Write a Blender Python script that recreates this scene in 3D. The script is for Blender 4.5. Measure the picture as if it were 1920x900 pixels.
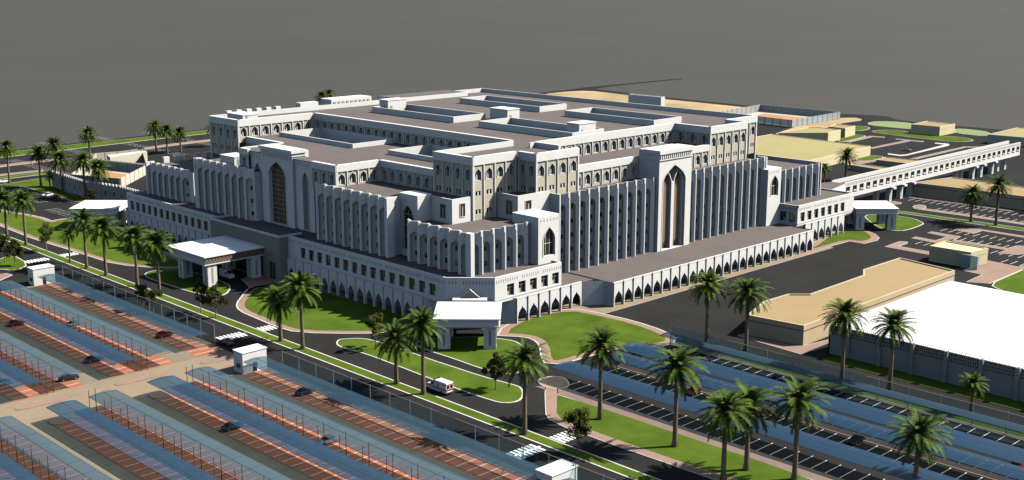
import bpy, math, random
from mathutils import Vector, Matrix
random.seed(7)
S = bpy.context.scene
for o in list(bpy.data.objects): bpy.data.objects.remove(o)
COL = S.collection

# ---------------------------------------------------------------- camera, world, sun, exposure
cam = bpy.data.cameras.new('camera'); cam.sensor_width = 36; cam.lens = 36*2281.94/1920
cam.clip_start = 1; cam.clip_end = 60000
co = bpy.data.objects.new('camera', cam); COL.objects.link(co); S.camera = co
co.location = (0, 0, 90)
co.rotation_euler = (math.radians(90-12.4765), 0, math.radians(45.7559-90))

SUN_EL, SUN_AZ = 45.0, math.atan2(-0.58, 0.815)          # direction the light comes from
w = bpy.data.worlds.new('World'); S.world = w; w.use_nodes = True
nt = w.node_tree; bg = nt.nodes['Background']
sky = nt.nodes.new('ShaderNodeTexSky'); sky.sky_type = 'NISHITA'; sky.sun_disc = False
sky.sun_elevation = math.radians(SUN_EL); sky.sun_rotation = math.pi/2-SUN_AZ
nt.links.new(sky.outputs[0], bg.inputs[0]); bg.inputs[1].default_value = 0.064
sl = bpy.data.lights.new('sun', 'SUN'); sl.energy = 5.0; sl.angle = math.radians(0.5); sl.color = (1, .95, .86)
so = bpy.data.objects.new('sun', sl); COL.objects.link(so)
e = math.radians(SUN_EL)
so.rotation_euler = Vector((math.cos(e)*math.cos(SUN_AZ), math.cos(e)*math.sin(SUN_AZ), math.sin(e))).to_track_quat('Z', 'Y').to_euler()
so.location = (300, 200, 200)
S.view_settings.view_transform = 'Standard'; S.view_settings.look = 'None'
S.render.engine = 'CYCLES'; S.cycles.max_bounces = 8; S.cycles.diffuse_bounces = 0; S.cycles.glossy_bounces = 2; S.cycles.transparent_max_bounces = 24
S.view_settings.exposure = 0.72; S.view_settings.gamma = 1

# ---------------------------------------------------------------- materials
MATS = {}
def mat(name, col, rough=.8, noise=None, metal=0, spec=.3, bump=None):
    """noise = (scale, amount[, second colour]) : large soft variation of the base colour"""
    m = bpy.data.materials.new(name); m.use_nodes = True
    n = m.node_tree.nodes; l = m.node_tree.links; b = n['Principled BSDF']
    b.inputs['Base Color'].default_value = (*col, 1); b.inputs['Roughness'].default_value = rough
    b.inputs['Metallic'].default_value = metal; b.inputs['Specular IOR Level'].default_value = spec
    if noise:
        tc = n.new('ShaderNodeTexCoord'); t = n.new('ShaderNodeTexNoise'); t.inputs['Scale'].default_value = noise[0]; t.inputs['Detail'].default_value = 6
        t.inputs['Roughness'].default_value = .62
        l.new(tc.outputs['Object'], t.inputs['Vector'])
        r = n.new('ShaderNodeValToRGB'); a = noise[1]; c2 = noise[2] if len(noise) > 2 else col
        r.color_ramp.elements[0].position = .3; r.color_ramp.elements[1].position = .7
        r.color_ramp.elements[0].color = (*[c*(1-a) for c in col], 1); r.color_ramp.elements[1].color = (*[c*(1+a) for c in c2], 1)
        l.new(t.outputs['Fac'], r.inputs[0]); l.new(r.outputs[0], b.inputs['Base Color'])
        if bump:
            bm = n.new('ShaderNodeBump'); bm.inputs['Strength'].default_value = bump; l.new(t.outputs['Fac'], bm.inputs['Height']); l.new(bm.outputs[0], b.inputs['Normal'])
    MATS[name] = m; return m
def tiles(name, c1, c2, mortar, w, h, ms=.02, rough=.85, off=.5, rot=0, bw=.0):
    m = mat(name, c1, rough); n = m.node_tree.nodes; l = m.node_tree.links; b = n['Principled BSDF']
    tc = n.new('ShaderNodeTexCoord'); mp = n.new('ShaderNodeMapping'); mp.inputs['Rotation'].default_value = (0, 0, rot)
    t = n.new('ShaderNodeTexBrick'); t.offset = off
    for k, v in (('Color1', c1), ('Color2', c2), ('Mortar', mortar)): t.inputs[k].default_value = (*v, 1)
    t.inputs['Scale'].default_value = 1; t.inputs['Brick Width'].default_value = w; t.inputs['Row Height'].default_value = h; t.inputs['Mortar Size'].default_value = ms; t.inputs['Bias'].default_value = bw
    nz = n.new('ShaderNodeTexNoise'); nz.inputs['Scale'].default_value = .09; nz.inputs['Detail'].default_value = 5
    mx = n.new('ShaderNodeMixRGB'); mx.blend_type = 'MULTIPLY'; mx.inputs[0].default_value = .5
    rp = n.new('ShaderNodeValToRGB'); rp.color_ramp.elements[0].color = (.6, .6, .6, 1); rp.color_ramp.elements[1].color = (1.3, 1.3, 1.3, 1)
    l.new(tc.outputs['Object'], mp.inputs[0]); l.new(mp.outputs[0], t.inputs['Vector']); l.new(tc.outputs['Object'], nz.inputs['Vector'])
    l.new(nz.outputs['Fac'], rp.inputs[0]); l.new(t.outputs['Color'], mx.inputs[1]); l.new(rp.outputs[0], mx.inputs[2]); l.new(mx.outputs[0], b.inputs['Base Color'])
    return m
def tinted(name, col, transp, rough=.25):
    m = bpy.data.materials.new(name); m.use_nodes = True; n = m.node_tree.nodes; l = m.node_tree.links
    b = n['Principled BSDF']; b.inputs['Base Color'].default_value = (*col, 1); b.inputs['Roughness'].default_value = rough
    tr = n.new('ShaderNodeBsdfTransparent'); tr.inputs[0].default_value = (.72, .90, 1, 1); mx = n.new('ShaderNodeMixShader'); mx.inputs[0].default_value = transp
    l.new(b.outputs[0], mx.inputs[1]); l.new(tr.outputs[0], mx.inputs[2]); l.new(mx.outputs[0], n['Material Output'].inputs[0])
    MATS[name] = m; return m
mat('white', (.70, .69, .66), .75, (.35, .04))
mat('whiteroof', (.80, .80, .79), .6, (.2, .02))
mat('cream', (.50, .45, .345), .8, (.3, .06))
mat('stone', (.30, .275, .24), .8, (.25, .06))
mat('glass', (.018, .02, .022), .12, spec=.6)
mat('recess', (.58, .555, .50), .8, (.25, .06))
mat('darkglass', (.03, .028, .024), .3)
mat('ground', (.0515, .050, .0435), .95, (.003, .07))
mat('asphalt', (.0245, .0242, .0238), .95, (.05, .18), spec=.08, bump=.05)
mat('grass', (.064, .113, .011), .95, (.11, .22, (.080, .122, .014)), spec=.05, bump=.3)
mat('palegrass', (.19, .26, .10), .95, (.1, .12))
mat('kerb', (.55, .53, .48), .85, (.4, .08))
mat('paint', (.78, .78, .76), .8)
mat('bulb', (.20, .145, .12), .9, (.2, .1))
tiles('deck', (.135, .112, .104), (.124, .103, .096), (.10, .083, .077), 2.2, 2.2, .05)
tiles('paving', (.33, .22, .165), (.29, .19, .145), (.22, .15, .115), 1.0, .5, .04)
tiles('paving2', (.30, .235, .155), (.27, .21, .14), (.20, .155, .105), 1.2, .6, .04)
tiles('brick', (.40, .150, .082), (.35, .125, .070), (.27, .10, .055), 1.6, .8, .05)
mat('lane', (.20, .175, .125), .9, (.12, .12))
mat('sand', (.34, .25, .125), .95, (.03, .25, (.42, .30, .16)))
mat('orange', (.44, .22, .11), .95, (.08, .1))
mat('tanroof', (.325, .235, .115), .85, (.08, .05))
mat('tanwall', (.56, .44, .28), .85, (.1, .06))
mat('olive', (.335, .285, .125), .85, (.04, .05))
mat('olivewall', (.66, .57, .34), .85, (.1, .05))
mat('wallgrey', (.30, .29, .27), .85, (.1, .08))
mat('hallshade', (.06, .058, .055), .8, (.2, .1))  # dark tone paints the shade behind the hall's lattice onto its side walls
mat('creamwall', (.52, .48, .38), .85, (.1, .05))
mat('steel', (.33, .31, .29), .5, metal=.4)
mat('darksteel', (.05, .045, .045), .5)
mat('lattice', (.40, .29, .20), .8)
mat('brown', (.10, .065, .05), .6)
mat('bark', (.25, .18, .115), .95, (3, .3), bump=.4)
mat('frond', (.040, .078, .010), .6, (.5, .35, (.075, .115, .015)), spec=.12)
mat('leaf', (.040, .052, .014), .8, (.6, .3, (.065, .075, .018)), spec=.1)
mat('tyre', (.015, .015, .015), .9)
mat('red', (.45, .03, .03), .4)
mat('carred', (.18, .015, .02), .25, spec=.6)
mat('carblue', (.022, .045, .075), .25, spec=.6)
mat('carblack', (.013, .014, .016), .25, spec=.6)
mat('carsilver', (.42, .43, .44), .28, metal=.5, spec=.6)
mat('carwhite', (.8, .8, .79), .3, spec=.5)
mat('lamp', (.6, .6, .55), .2)
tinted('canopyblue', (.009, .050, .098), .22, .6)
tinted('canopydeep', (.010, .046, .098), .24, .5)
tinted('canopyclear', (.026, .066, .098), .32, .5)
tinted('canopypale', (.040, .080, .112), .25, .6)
tinted('courtwall', (.55, .54, .52), .35, .4)
tinted('screen', (.10, .20, .28), .52, .3)
tinted('mesh', (.10, .10, .09), .86, .7)
tinted('paleglass', (.55, .58, .60), .45, .2)

# ---------------------------------------------------------------- mesh helpers
class MB:
    def __init__(s): s.v = []; s.f = []; s.m = []; s.names = []
    def mi(s, m):
        if m not in s.names: s.names.append(m)
        return s.names.index(m)
    def face(s, pts, m):
        i = len(s.v); s.v += [tuple(p) for p in pts]; s.f.append(tuple(range(i, i+len(pts)))); s.m.append(s.mi(m))
    def box(s, x0, x1, y0, y1, z0, z1, m, top=None):
        a = [(x0,y0,z0),(x1,y0,z0),(x1,y1,z0),(x0,y1,z0),(x0,y0,z1),(x1,y0,z1),(x1,y1,z1),(x0,y1,z1)]
        for q, mm in (((0,1,5,4),m),((1,2,6,5),m),((2,3,7,6),m),((3,0,4,7),m),((4,5,6,7),top or m),((3,2,1,0),m)): s.face([a[i] for i in q], mm)
    def obox(s, F, a0, a1, d0, d1, z0, z1, m):
        P = [F(a0,d0,z0),F(a1,d0,z0),F(a1,d1,z0),F(a0,d1,z0),F(a0,d0,z1),F(a1,d0,z1),F(a1,d1,z1),F(a0,d1,z1)]
        for q in ((0,1,5,4),(1,2,6,5),(2,3,7,6),(3,0,4,7),(4,5,6,7),(3,2,1,0)): s.face([P[i] for i in q], m)
    def prism(s, poly, z0, z1, m, top=None, bottom=False):
        n = len(poly)
        for i in range(n):
            a, b = poly[i], poly[(i+1) % n]; s.face([(*a,z0),(*b,z0),(*b,z1),(*a,z1)], m)
        s.face([(*p, z1) for p in poly], top or m)
        if bottom: s.face([(*p, z0) for p in poly[::-1]], m)
    def tube(s, p0, p1, r0, r1, m, n=8, cap=True):
        p0, p1 = Vector(p0), Vector(p1); d = (p1-p0).normalized(); u = d.orthogonal().normalized(); v = d.cross(u)
        A = [p0+(u*math.cos(t)+v*math.sin(t))*r0 for t in [i*2*math.pi/n for i in range(n)]]
        B = [p1+(u*math.cos(t)+v*math.sin(t))*r1 for t in [i*2*math.pi/n for i in range(n)]]
        for i in range(n): s.face([A[i], A[(i+1)%n], B[(i+1)%n], B[i]], m)
        if cap: s.face(B, m); s.face(A[::-1], m)
    def mesh(s, name):
        me = bpy.data.meshes.new(name); me.from_pydata(s.v, [], s.f)
        for n in s.names: me.materials.append(MATS[n])
        me.polygons.foreach_set('material_index', s.m); me.update(); return me
    def obj(s, name, parent=None, loc=(0,0,0)):
        return link(name, s.mesh(name), parent, loc)
def link(name, me, parent=None, loc=(0,0,0), rz=0, sc=1):
    o = bpy.data.objects.new(name, me); COL.objects.link(o); o.location = loc; o.rotation_euler = (0,0,rz); o.scale = (sc,)*3
    if parent: o.parent = parent
    return o
def tag(o, label=None, cat=None, group=None, kind=None):
    for k, v in (('label',label),('category',cat),('group',group),('kind',kind)):
        if v: o[k] = v
    return o
def thing(name, label, cat, loc=(0,0,0), rz=0, group=None):
    o = bpy.data.objects.new(name, None); COL.objects.link(o); o.location = loc; o.rotation_euler = (0,0,rz); o.empty_display_size = 1
    return tag(o, label, cat, group)
def frame(o, u, n):
    return lambda a, d, z: (o[0]+a*u[0]+d*n[0], o[1]+a*u[1]+d*n[1], z)
def copytree(o, parent=None):
    c = o.copy(); COL.objects.link(c); c.parent = parent
    for ch in list(o.children): copytree(ch, c)
    return c
def offset(poly, d):
    """poly moved outward by d (works for either winding)"""
    n = len(poly); A = sum(poly[i][0]*poly[(i+1)%n][1]-poly[(i+1)%n][0]*poly[i][1] for i in range(n)); sg = 1 if A > 0 else -1
    out = []
    for i in range(n):
        p, q, r = Vector(poly[i-1]), Vector(poly[i]), Vector(poly[(i+1)%n])
        a = (q-p).normalized(); b = (r-q).normalized()
        na, nb = Vector((a.y,-a.x))*sg, Vector((b.y,-b.x))*sg
        m = (na+nb); m = m.normalized() if m.length > .1 else na
        k = max(.45, m.dot(na)); out.append(tuple(q+m*(d/k)))
    return out
def smooth(poly, n=2):
    for _ in range(n):
        q = []
        for i in range(len(poly)):
            a, b = poly[i], poly[(i+1)%len(poly)]
            if math.dist(a, b) > 22:
                for t in ((4/math.dist(a,b)), 1-4/math.dist(a,b)): q.append((a[0]+(b[0]-a[0])*t, a[1]+(b[1]-a[1])*t))
            else:
                q.append((a[0]*.75+b[0]*.25, a[1]*.75+b[1]*.25)); q.append((a[0]*.25+b[0]*.75, a[1]*.25+b[1]*.75))
        poly = q
    return poly
def arch(hw, z0, zs, zt):
    """pointed arch profile (half width, height)"""
    h = zt-zs
    return [(hw,z0),(hw,zs),(hw*.93,zs+h*.2),(hw*.78,zs+h*.42),(hw*.55,zs+h*.64),(hw*.28,zs+h*.83),(0,zt)]
def opening(mb, F, a0, a1, z0, z1, c, prof, depth, m, mrev, back=None, d=0):
    """wall rectangle a0..a1 x z0..z1 at offset d with an opening of profile prof centred at c, reveals of the given depth and a back face"""
    if prof[0][1] > z0+1e-4: mb.face([F(a0,d,z0),F(a1,d,z0),F(a1,d,prof[0][1]),F(a0,d,prof[0][1])], m)
    for (h0,q0),(h1,q1) in zip(prof, prof[1:]):
        if q1 > q0:
            mb.face([F(a0,d,q0),F(c-h0,d,q0),F(c-h1,d,q1),F(a0,d,q1)], m); mb.face([F(c+h0,d,q0),F(a1,d,q0),F(a1,d,q1),F(c+h1,d,q1)], m)
        for sg in (-1,1): mb.face([F(c+sg*h0,d,q0),F(c+sg*h0,d-depth,q0),F(c+sg*h1,d-depth,q1),F(c+sg*h1,d,q1)], mrev)
    if prof[-1][0] > 0: mb.face([F(c-prof[-1][0],d,prof[-1][1]),F(c+prof[-1][0],d,prof[-1][1]),F(c+prof[-1][0],d-depth,prof[-1][1]),F(c-prof[-1][0],d-depth,prof[-1][1])], mrev)
    if prof[-1][1] < z1: mb.face([F(a0,d,prof[-1][1]),F(a1,d,prof[-1][1]),F(a1,d,z1),F(a0,d,z1)], m)
    mb.face([F(c-prof[0][0],d,prof[0][1]),F(c+prof[0][0],d,prof[0][1]),F(c+prof[0][0],d-depth,prof[0][1]),F(c-prof[0][0],d-depth,prof[0][1])], mrev)
    if back: fill(mb, F, c, prof, d-depth, back)
def fill(mb, F, c, prof, d, m):
    for (h0,q0),(h1,q1) in zip(prof, prof[1:]):
        if q1 > q0: mb.face([F(c-h0,d,q0),F(c+h0,d,q0),F(c+h1,d,q1),F(c-h1,d,q1)], m)
def mould(mb, F, c, prof, w, d0, d1, m):
    """raised band following the opening's outline"""
    out = [(h+w, q) for h, q in prof[:-1]]+[(0, prof[-1][1]+w*1.5)]
    for i in range(len(prof)-1):
        for sg in (-1,1):
            a, b, cc, dd = prof[i], prof[i+1], out[i+1], out[i]
            mb.face([F(c+sg*p[0],d1,p[1]) for p in (a,b,cc,dd)], m)
            mb.face([F(c+sg*dd[0],d1,dd[1]),F(c+sg*cc[0],d1,cc[1]),F(c+sg*cc[0],d0,cc[1]),F(c+sg*dd[0],d0,dd[1])], m)
            mb.face([F(c+sg*a[0],d1,a[1]),F(c+sg*b[0],d1,b[1]),F(c+sg*b[0],d0,b[1]),F(c+sg*a[0],d0,a[1])], m)
def inside(p, poly):
    r = False; n = len(poly)
    for i in range(n):
        (x0,y0),(x1,y1) = poly[i], poly[(i+1)%n]
        if (y0 > p[1]) != (y1 > p[1]) and p[0] < (x1-x0)*(p[1]-y0)/(y1-y0)+x0: r = not r
    return r
def rectdeck(mb, poly, holes, z, m):
    xs = sorted({round(p[0],3) for p in poly}|{h[i] for h in holes for i in (0,1)}); ys = sorted({round(p[1],3) for p in poly}|{h[i] for h in holes for i in (2,3)})
    for x0, x1 in zip(xs, xs[1:]):
        for y0, y1 in zip(ys, ys[1:]):
            c = ((x0+x1)/2, (y0+y1)/2)
            if inside(c, poly) and not any(h[0] < c[0] < h[1] and h[2] < c[1] < h[3] for h in holes):
                mb.face([(x0,y0,z),(x1,y0,z),(x1,y1,z),(x0,y1,z)], m)
PTS = {
  'asphalt': [(126.1,630.6), (252.5,625.5), (367.5,630.5), (484.9,626.6), (625.1,611.7), (645.8,429.2), (685.5,435.5), (697.4,413.3), (706.7,394), (706.6,384.3), (695.5,373), (692.9,360.3), (691.6,332.3), (694.6,305.2), (691,279), (658.9,177.7), (233.6,32.5), (31.4,229.4)],
  'lawn_left': [(176.8,491.4), (178.4,463.9), (183.4,444.6), (182.9,428.6), (187.7,432.1), (191.1,430.2), (195.5,415), (191.3,386.3), (187.9,357.8), (184.7,335.2), (179.3,338.5), (171.5,353), (170.6,379), (168.9,408.1), (169.9,442.6), (169.3,471.3)],
  'lawn_mid': [(173.5,284.5), (179.3,290.6), (184.9,296.7), (191.7,295.3), (196.8,292), (196.4,277.3), (198.1,258.1), (198.5,235.9), (192.4,235.1), (186.6,236.7), (180.9,240.4), (170.3,251.9), (169.5,259.4), (170.2,270.6), (170.8,278.8)],
  'lawn_right': [(205.5,214.3), (221.8,219.6), (233.1,216.6), (234.5,210.1), (235.5,197.8), (233.9,186.7), (230.9,181.3), (225.2,181.5), (222.1,187.4), (207.2,188.7), (199.3,189), (198.5,190.3), (207.1,199.5), (209.7,205.1), (208.9,209.7)],
  'lawn_strip': [(182,172.8), (182.6,159.8), (182.7,139.1), (182.7,119.1), (181.9,105.1), (181.1,86.4), (169.6,97.6), (173,117), (171.9,130.7), (171.7,146.3), (171.8,152.2), (171.8,159.6), (171.9,162), (173.9,165.2)],
  'walk_strip': [(187.6,181.6), (186.5,177.4), (182.4,173.1), (182,172.8), (173.9,165.2), (171.9,162), (171.8,159.6), (171.8,152.2), (171.7,146.3), (171.9,130.7), (173,117), (169.6,97.6), (167.7,99.4), (170.1,115), (169.7,128.9), (169.3,144.2), (169.3,150), (169.3,158.3), (169.5,159.7), (170.2,163.6), (171.9,166.3), (180.4,174.8)],
  'island_long': [(170.5,237), (172.2,238.5), (173.2,238.4), (177.2,235.5), (178.1,229.6), (178.3,220.1), (178.1,211.4), (178.3,202.8), (178.5,192.5), (179.6,184.4), (179.5,181.5), (176.1,177.6), (173,176), (170.4,177.1), (169.6,179.7), (169.2,193), (170,211.4), (170.3,225.2), (169.2,232.2), (169.4,235)],
  'island_canopy': [(183.4,223.2), (187.8,223.3), (193.7,220), (199.2,216), (201.6,210.8), (202.7,207.5), (201.7,204.2), (200.4,200.6), (196.7,195.4), (191.1,190.9), (185.1,189.2), (183,192.3), (182.6,198.6), (182.9,207.8), (182.7,216.9)],
  'island_left': [(170.1,334.2), (172.7,336.3), (176,335.9), (180.3,332.8), (182.6,322), (182.2,309.7), (180.9,303.2), (174.9,296.5), (171.5,297.1), (169.7,305.7), (169.3,317.1), (168.8,329)],
  'lawn_far': [(337.7,211.9), (349.1,212.8), (369.9,219.6), (378.6,219.8), (383.7,216.1), (378,209.2), (373.3,206.5), (367.6,206.3), (366.5,212)],
  'walk_far': [(326.8,208.8), (340.4,213.6), (372.2,221), (381.1,221.2), (386.2,217.5), (381.3,209.7), (376.9,205.5), (372.5,203.8), (364.7,204.4), (364.5,209.9), (354.2,210.1)],
  'island_far': [(405.2,227.1), (408.3,228.4), (411,228.7), (416.1,222.2), (416.2,213.7), (411.5,207.4), (408.8,206), (394.6,205), (391.1,207.7), (391.7,213.4)],
  'median_far_green': [(426.8,230.9), (425.7,227.5), (428.2,177.3), (430.3,145.2), (425.1,143.4), (423.6,175.3), (422.3,225.6), (423.9,229.2)],
  'tan_t': [(396.4,197.5), (399.1,197.3), (398.6,186.8), (390,185.6), (382.9,186.7), (384.3,197.1), (387.2,197.1), (386.4,189.6), (394.9,189.6)],
  'tan_l': [(365.6,196.8), (376.7,197.4), (377.8,195.6), (375.8,194.4), (369.4,194.2), (369.1,183), (365.1,181)],
  'tan_q': [(408.2,193.5), (411.9,193.7), (415.4,187.8), (415.3,171.7), (415.3,148.4), (412,147.1), (412.7,170.6), (413.3,186), (406.8,186.1)],
  'tan_r': [(389.7,187.1), (392.3,186.4), (392.5,167.2), (398.8,166.7), (399.5,164.9), (399.8,157.9), (391.9,158), (385.4,161.5), (383.4,166.3), (389.6,166.2)],
  'tan_big': [(352.6,163.2), (363.3,163.3), (370.6,164.1), (369.3,153.4), (375.2,152.6), (376,147.9), (368.5,151.4), (342.8,150.7), (340,156.1), (351.7,156.8)],
  'lawn_far_right': [(341.8,149.9), (369,150.8), (365.3,121.9), (320.4,105.8), (328.5,129.7), (337.9,144.4)],
  'tan_top_line': [(457.1,238.1), (460.1,236.9), (459.8,216.6), (459,190.6), (458.1,164.6), (455.1,163.5), (455.9,189.3), (456.5,215), (455,235.1)],
  'tan_mid_line': [(434,220.9), (437.4,219.8), (438,206), (437.5,181.3), (437.1,156.6), (434.3,155.6), (434.2,179.9), (434.5,204.3)],
  'tan_circle': [(437.6,225), (440.7,225.8), (443.3,225.3), (443.7,223.7), (441.2,221.5), (437.7,220.3), (434.8,220.8), (434.5,222.7)],
  'tan_circle_b': [(437.3,236.2), (440.8,236.8), (442.8,235.6), (442,232.3), (439,231.4), (435.7,233)],
  'park_grass_a': [(663.3,374.3), (673.7,376.7), (680.4,374), (684.8,364.4), (683.1,355.1), (658.2,342.6), (657.5,355), (657.2,367.3)],
  'park_grass_b': [(630.5,354.2), (643.1,353.2), (648.9,344.9), (641.9,333.3), (641.6,317.7), (645.8,307.3), (641.3,297.8), (633.9,294.9), (626.5,297.9), (623.9,308.7), (627,338.2)],
  'park_grass_c': [(679.7,326.4), (681.3,318.1), (677.6,305), (658.1,297.2), (659.2,316.4)],
  'park_grass_d': [(632.9,372.1), (649.6,373.2), (650.3,366.9), (643.8,361.4), (633.9,359.5), (626.9,361), (624.7,366.5)],
  'park_grass_e': [(582.3,345.1), (596.5,352.3), (614.8,354.5), (613,345.5), (601.7,344.2), (582.5,342)],
  'park_grass_f': [(535.3,307.9), (549.3,306.6), (547.8,298.1), (536.1,297.3), (528.1,301.4)],
  'tan_w': [(582.9,341.6), (614.3,344.3), (615.8,336.6), (613,335), (610.9,341.3), (582.7,338.9)],
  'tan_x': [(572.9,320.3), (611,321.2), (611.2,327), (613.8,328.1), (615.1,313.1), (611.8,311.7), (611.3,318.6), (569.7,317.9)],
  'kerb_white': [(560.2,303.6), (559.6,296.5), (563.6,295.2), (610.7,298.5), (611.4,304.5), (614,305.5), (615,298.8), (611.5,296.5), (606.7,295.6), (559.9,293.8), (556.6,294.9), (557.1,301.5)],
  'tan_y': [(551.8,286.9), (611.4,288.2), (617.5,280.7), (614.8,279.4), (608.4,286.2), (553.2,284.6)],
  'tan_court': [(612,393.6), (626.5,397.2), (652.9,397.8), (678.6,400.5), (684.8,394.5), (680,387.9), (674,385.5), (656.2,386.5), (625.2,380.7), (600.5,380.5), (585,381.6), (584.7,386.5)],
  'tan_z': [(519,304.6), (526.9,301.5), (537.5,297), (536.1,295), (518.5,295.8), (510.2,294.9)],
  'desert': [(585.2,600.8), (634.4,629), (662.9,640.2), (679.1,639), (692.6,634.7), (698.3,626.2), (690.1,564.1), (685,473.3), (655.5,447.9), (582,442.6), (556.1,504.9)],
  'track': [(615.2,631.7), (662.4,646.5), (686.9,646.2), (716.6,651.1), (794.7,650.1), (834.5,648.8), (828.6,643.6), (786.6,643.5), (718.2,640.1), (710.5,635.4), (700.6,572.8), (695.6,479), (686.7,469.4), (688.6,562.9), (696.8,624.7), (691.6,633.9), (677.6,637.5), (660,637.4), (599.8,615.9)],
  'verge_left': [(214.3,618), (248.4,617.6), (281.2,621.1), (321.4,621.8), (363,624.7), (373.6,624.6), (365.9,611.9), (355,611.1), (318.2,609.7), (270.8,605), (242,602.1), (208,600.5)],
  'kerb_back': [(199.2,576.1), (240.4,579.5), (270.6,580.5), (290.7,580.4), (308.6,585.9), (326.9,588), (342.8,588.7), (338.9,582.1), (323.2,581.5), (305.2,579.6), (287.5,574.3), (268.2,575.4), (237.9,573.7), (197,569.9)],
  'kerb_back_b': [(191,553.5), (213.7,551.5), (233,550.6), (231.4,546.8), (211.9,547.1), (189.2,548.4)],
  'verge_left_b': [(186.9,542.1), (210.2,542.7), (232.5,543.6), (229.9,537.8), (207.9,537.1), (184.5,535.2)],
  'lawn_back': [(182,528.5), (202.4,523.3), (218,527.2), (228.5,526.9), (216.6,500.3), (212.9,469.3), (221.1,458), (218,448.2), (208.1,461), (208.7,486.8), (208.4,504.7), (207.1,516.9), (200.2,518), (178.7,519.4)],
  'guardwalk': [(129.6,366.3), (138.6,364.9), (140.5,364.8), (140.9,361.7), (135.7,357.7), (126.5,357.9)],
  'lawn_corner': [(134.3,378.5), (146.5,384.4), (151.9,388.5), (150.3,371.6), (143.8,366.4), (141.6,372.3), (137.6,370.5)],
  'walk_entr': [(188,308.5), (184.9,299.3), (179.6,292.8), (184.9,296.7), (192,295.8), (195.4,303.2), (194.2,310.7)],
  'tan_b1': [(246.5,171.2), (252.1,171), (250.9,155.1), (262.8,152.8), (261.2,149.9), (244.8,152.1)],
  'shed_court_floor_a': [(264,534.7), (277.2,535.4), (264.9,512.1), (256.7,520.1)],
}
# ---------------------------------------------------------------- ground, roads, lawns
def sheet(name, poly, z, m, kind='structure'):
    mb = MB(); mb.face([(*p, z) for p in poly], m); return tag(mb.obj(name), kind=kind)
g = MB(); g.face([(-9000,-9000,-.02),(30000,-9000,-.02),(30000,30000,-.02),(-9000,30000,-.02)], 'ground'); tag(g.obj('ground'), kind='structure')
sheet('asphalt_road', PTS['asphalt'], 0, 'asphalt')
sheet('desert_ground', PTS['desert'], .03, 'sand'); sheet('desert_track', PTS['track'], .06, 'asphalt')
def island(name, key, walk=0, n=1, gm='grass', zt=.14):
    p = smooth(PTS[key], n); k = offset(p, walk+.4)
    mb = MB(); mb.prism(k, -.01, .12, 'kerb'); tag(mb.obj(name+'_kerb'), kind='structure')
    if walk: sheet(name+'_footpath', offset(p, walk), .126, 'paving')
    tag(sheet(name+'_grass', p, zt, gm), kind='stuff')
island('left_lawn', 'lawn_left', 1.7); island('middle_lawn', 'lawn_mid', 1.9); island('corner_lawn', 'lawn_right', 2.2)
island('long_island', 'island_long'); island('canopy_island', 'island_canopy'); island('entrance_island', 'island_left'); island('far_island', 'island_far')
for k in ('park_grass_b', 'park_grass_d', 'park_grass_e', 'park_grass_f', 'lawn_back', 'lawn_corner', 'lawn_far_right'): island(k.replace('_', ' ').replace(' ', '_'), k)
for k in ('park_grass_a', 'park_grass_c'): island(k, k, gm='palegrass')
for nm, k in (('far_green_median', 'median_far_green'), ('green_verge', 'verge_left'), ('far_verge', 'verge_left_b')): island(nm, k, n=0)
def raised(name, key, m='paving', z=.12):
    mb = MB(); mb.prism(offset(PTS[key], .18), -.01, z, 'kerb'); tag(mb.obj(name+'_kerb'), kind='structure'); sheet(name, PTS[key], z+.006, m)
for k in ('tan_t','tan_l','tan_q','tan_r','tan_big','tan_top_line','tan_mid_line','tan_circle','tan_circle_b','tan_w','tan_x','tan_y','tan_z','kerb_back','kerb_back_b','walk_strip','walk_entr','tan_b1','guardwalk'):
    raised({'t':'footpath'}.get(k, 'footpath'), k)
raised('footpath', 'kerb_white', 'kerb'); raised('footpath', 'tan_court', 'sand')
raised('footpath', 'walk_far'); tag(sheet('far_lawn_grass', smooth(PTS['lawn_far'], 1), .14, 'grass'), kind='stuff')
# paved apron round the building
mb = MB(); mb.prism([(204,212.5),(212,212.5),(232,208.3),(352,208.3),(352,216),(384,216),(384,230),(204,230)], -.01, .115, 'kerb', 'paving2'); tag(mb.obj('building_apron'), kind='structure')
mb = MB(); mb.prism([(193.6,232),(205,232),(205,404),(193.6,404)], -.01, .11, 'kerb', 'paving2'); tag(mb.obj('building_apron'), kind='structure')
mb = MB(); mb.prism(offset(PTS['lawn_strip'],.3), -.01, .10, 'kerb'); tag(mb.obj('palm_lawn_kerb'), kind='structure'); tag(sheet('palm_lawn_grass', PTS['lawn_strip'], .135, 'grass'), kind='stuff')
# street median
mb = MB(); mb.prism([(159.2,60),(162.7,60),(162.7,430),(159.2,430)], -.01, .13, 'kerb'); tag(mb.obj('median_kerb'), kind='structure')
tag(sheet('median_grass', [(159.6,60),(162.3,60),(162.3,430),(159.6,430)], .145, 'grass'), kind='stuff')
for x0, x1, yc in ((151.2,158.6,260.1),(163.2,169.4,260.1),(151.2,158.6,155),(163.2,169.6,155),(151.0,158.6,375.4),(163.2,168.6,376.2)):
    n = int((x1-x0)/1.05); mb = MB()
    for i in range(n):
        a = x0+i*1.05; mb.box(a, a+.62, yc-2.1, yc+2.1, .002, .008, 'paint')
    mb.box(x0, x1, yc-.3, yc+.3, .002, .012, 'paint'); tag(mb.obj('crosswalk_marking'), kind='structure')

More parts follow.
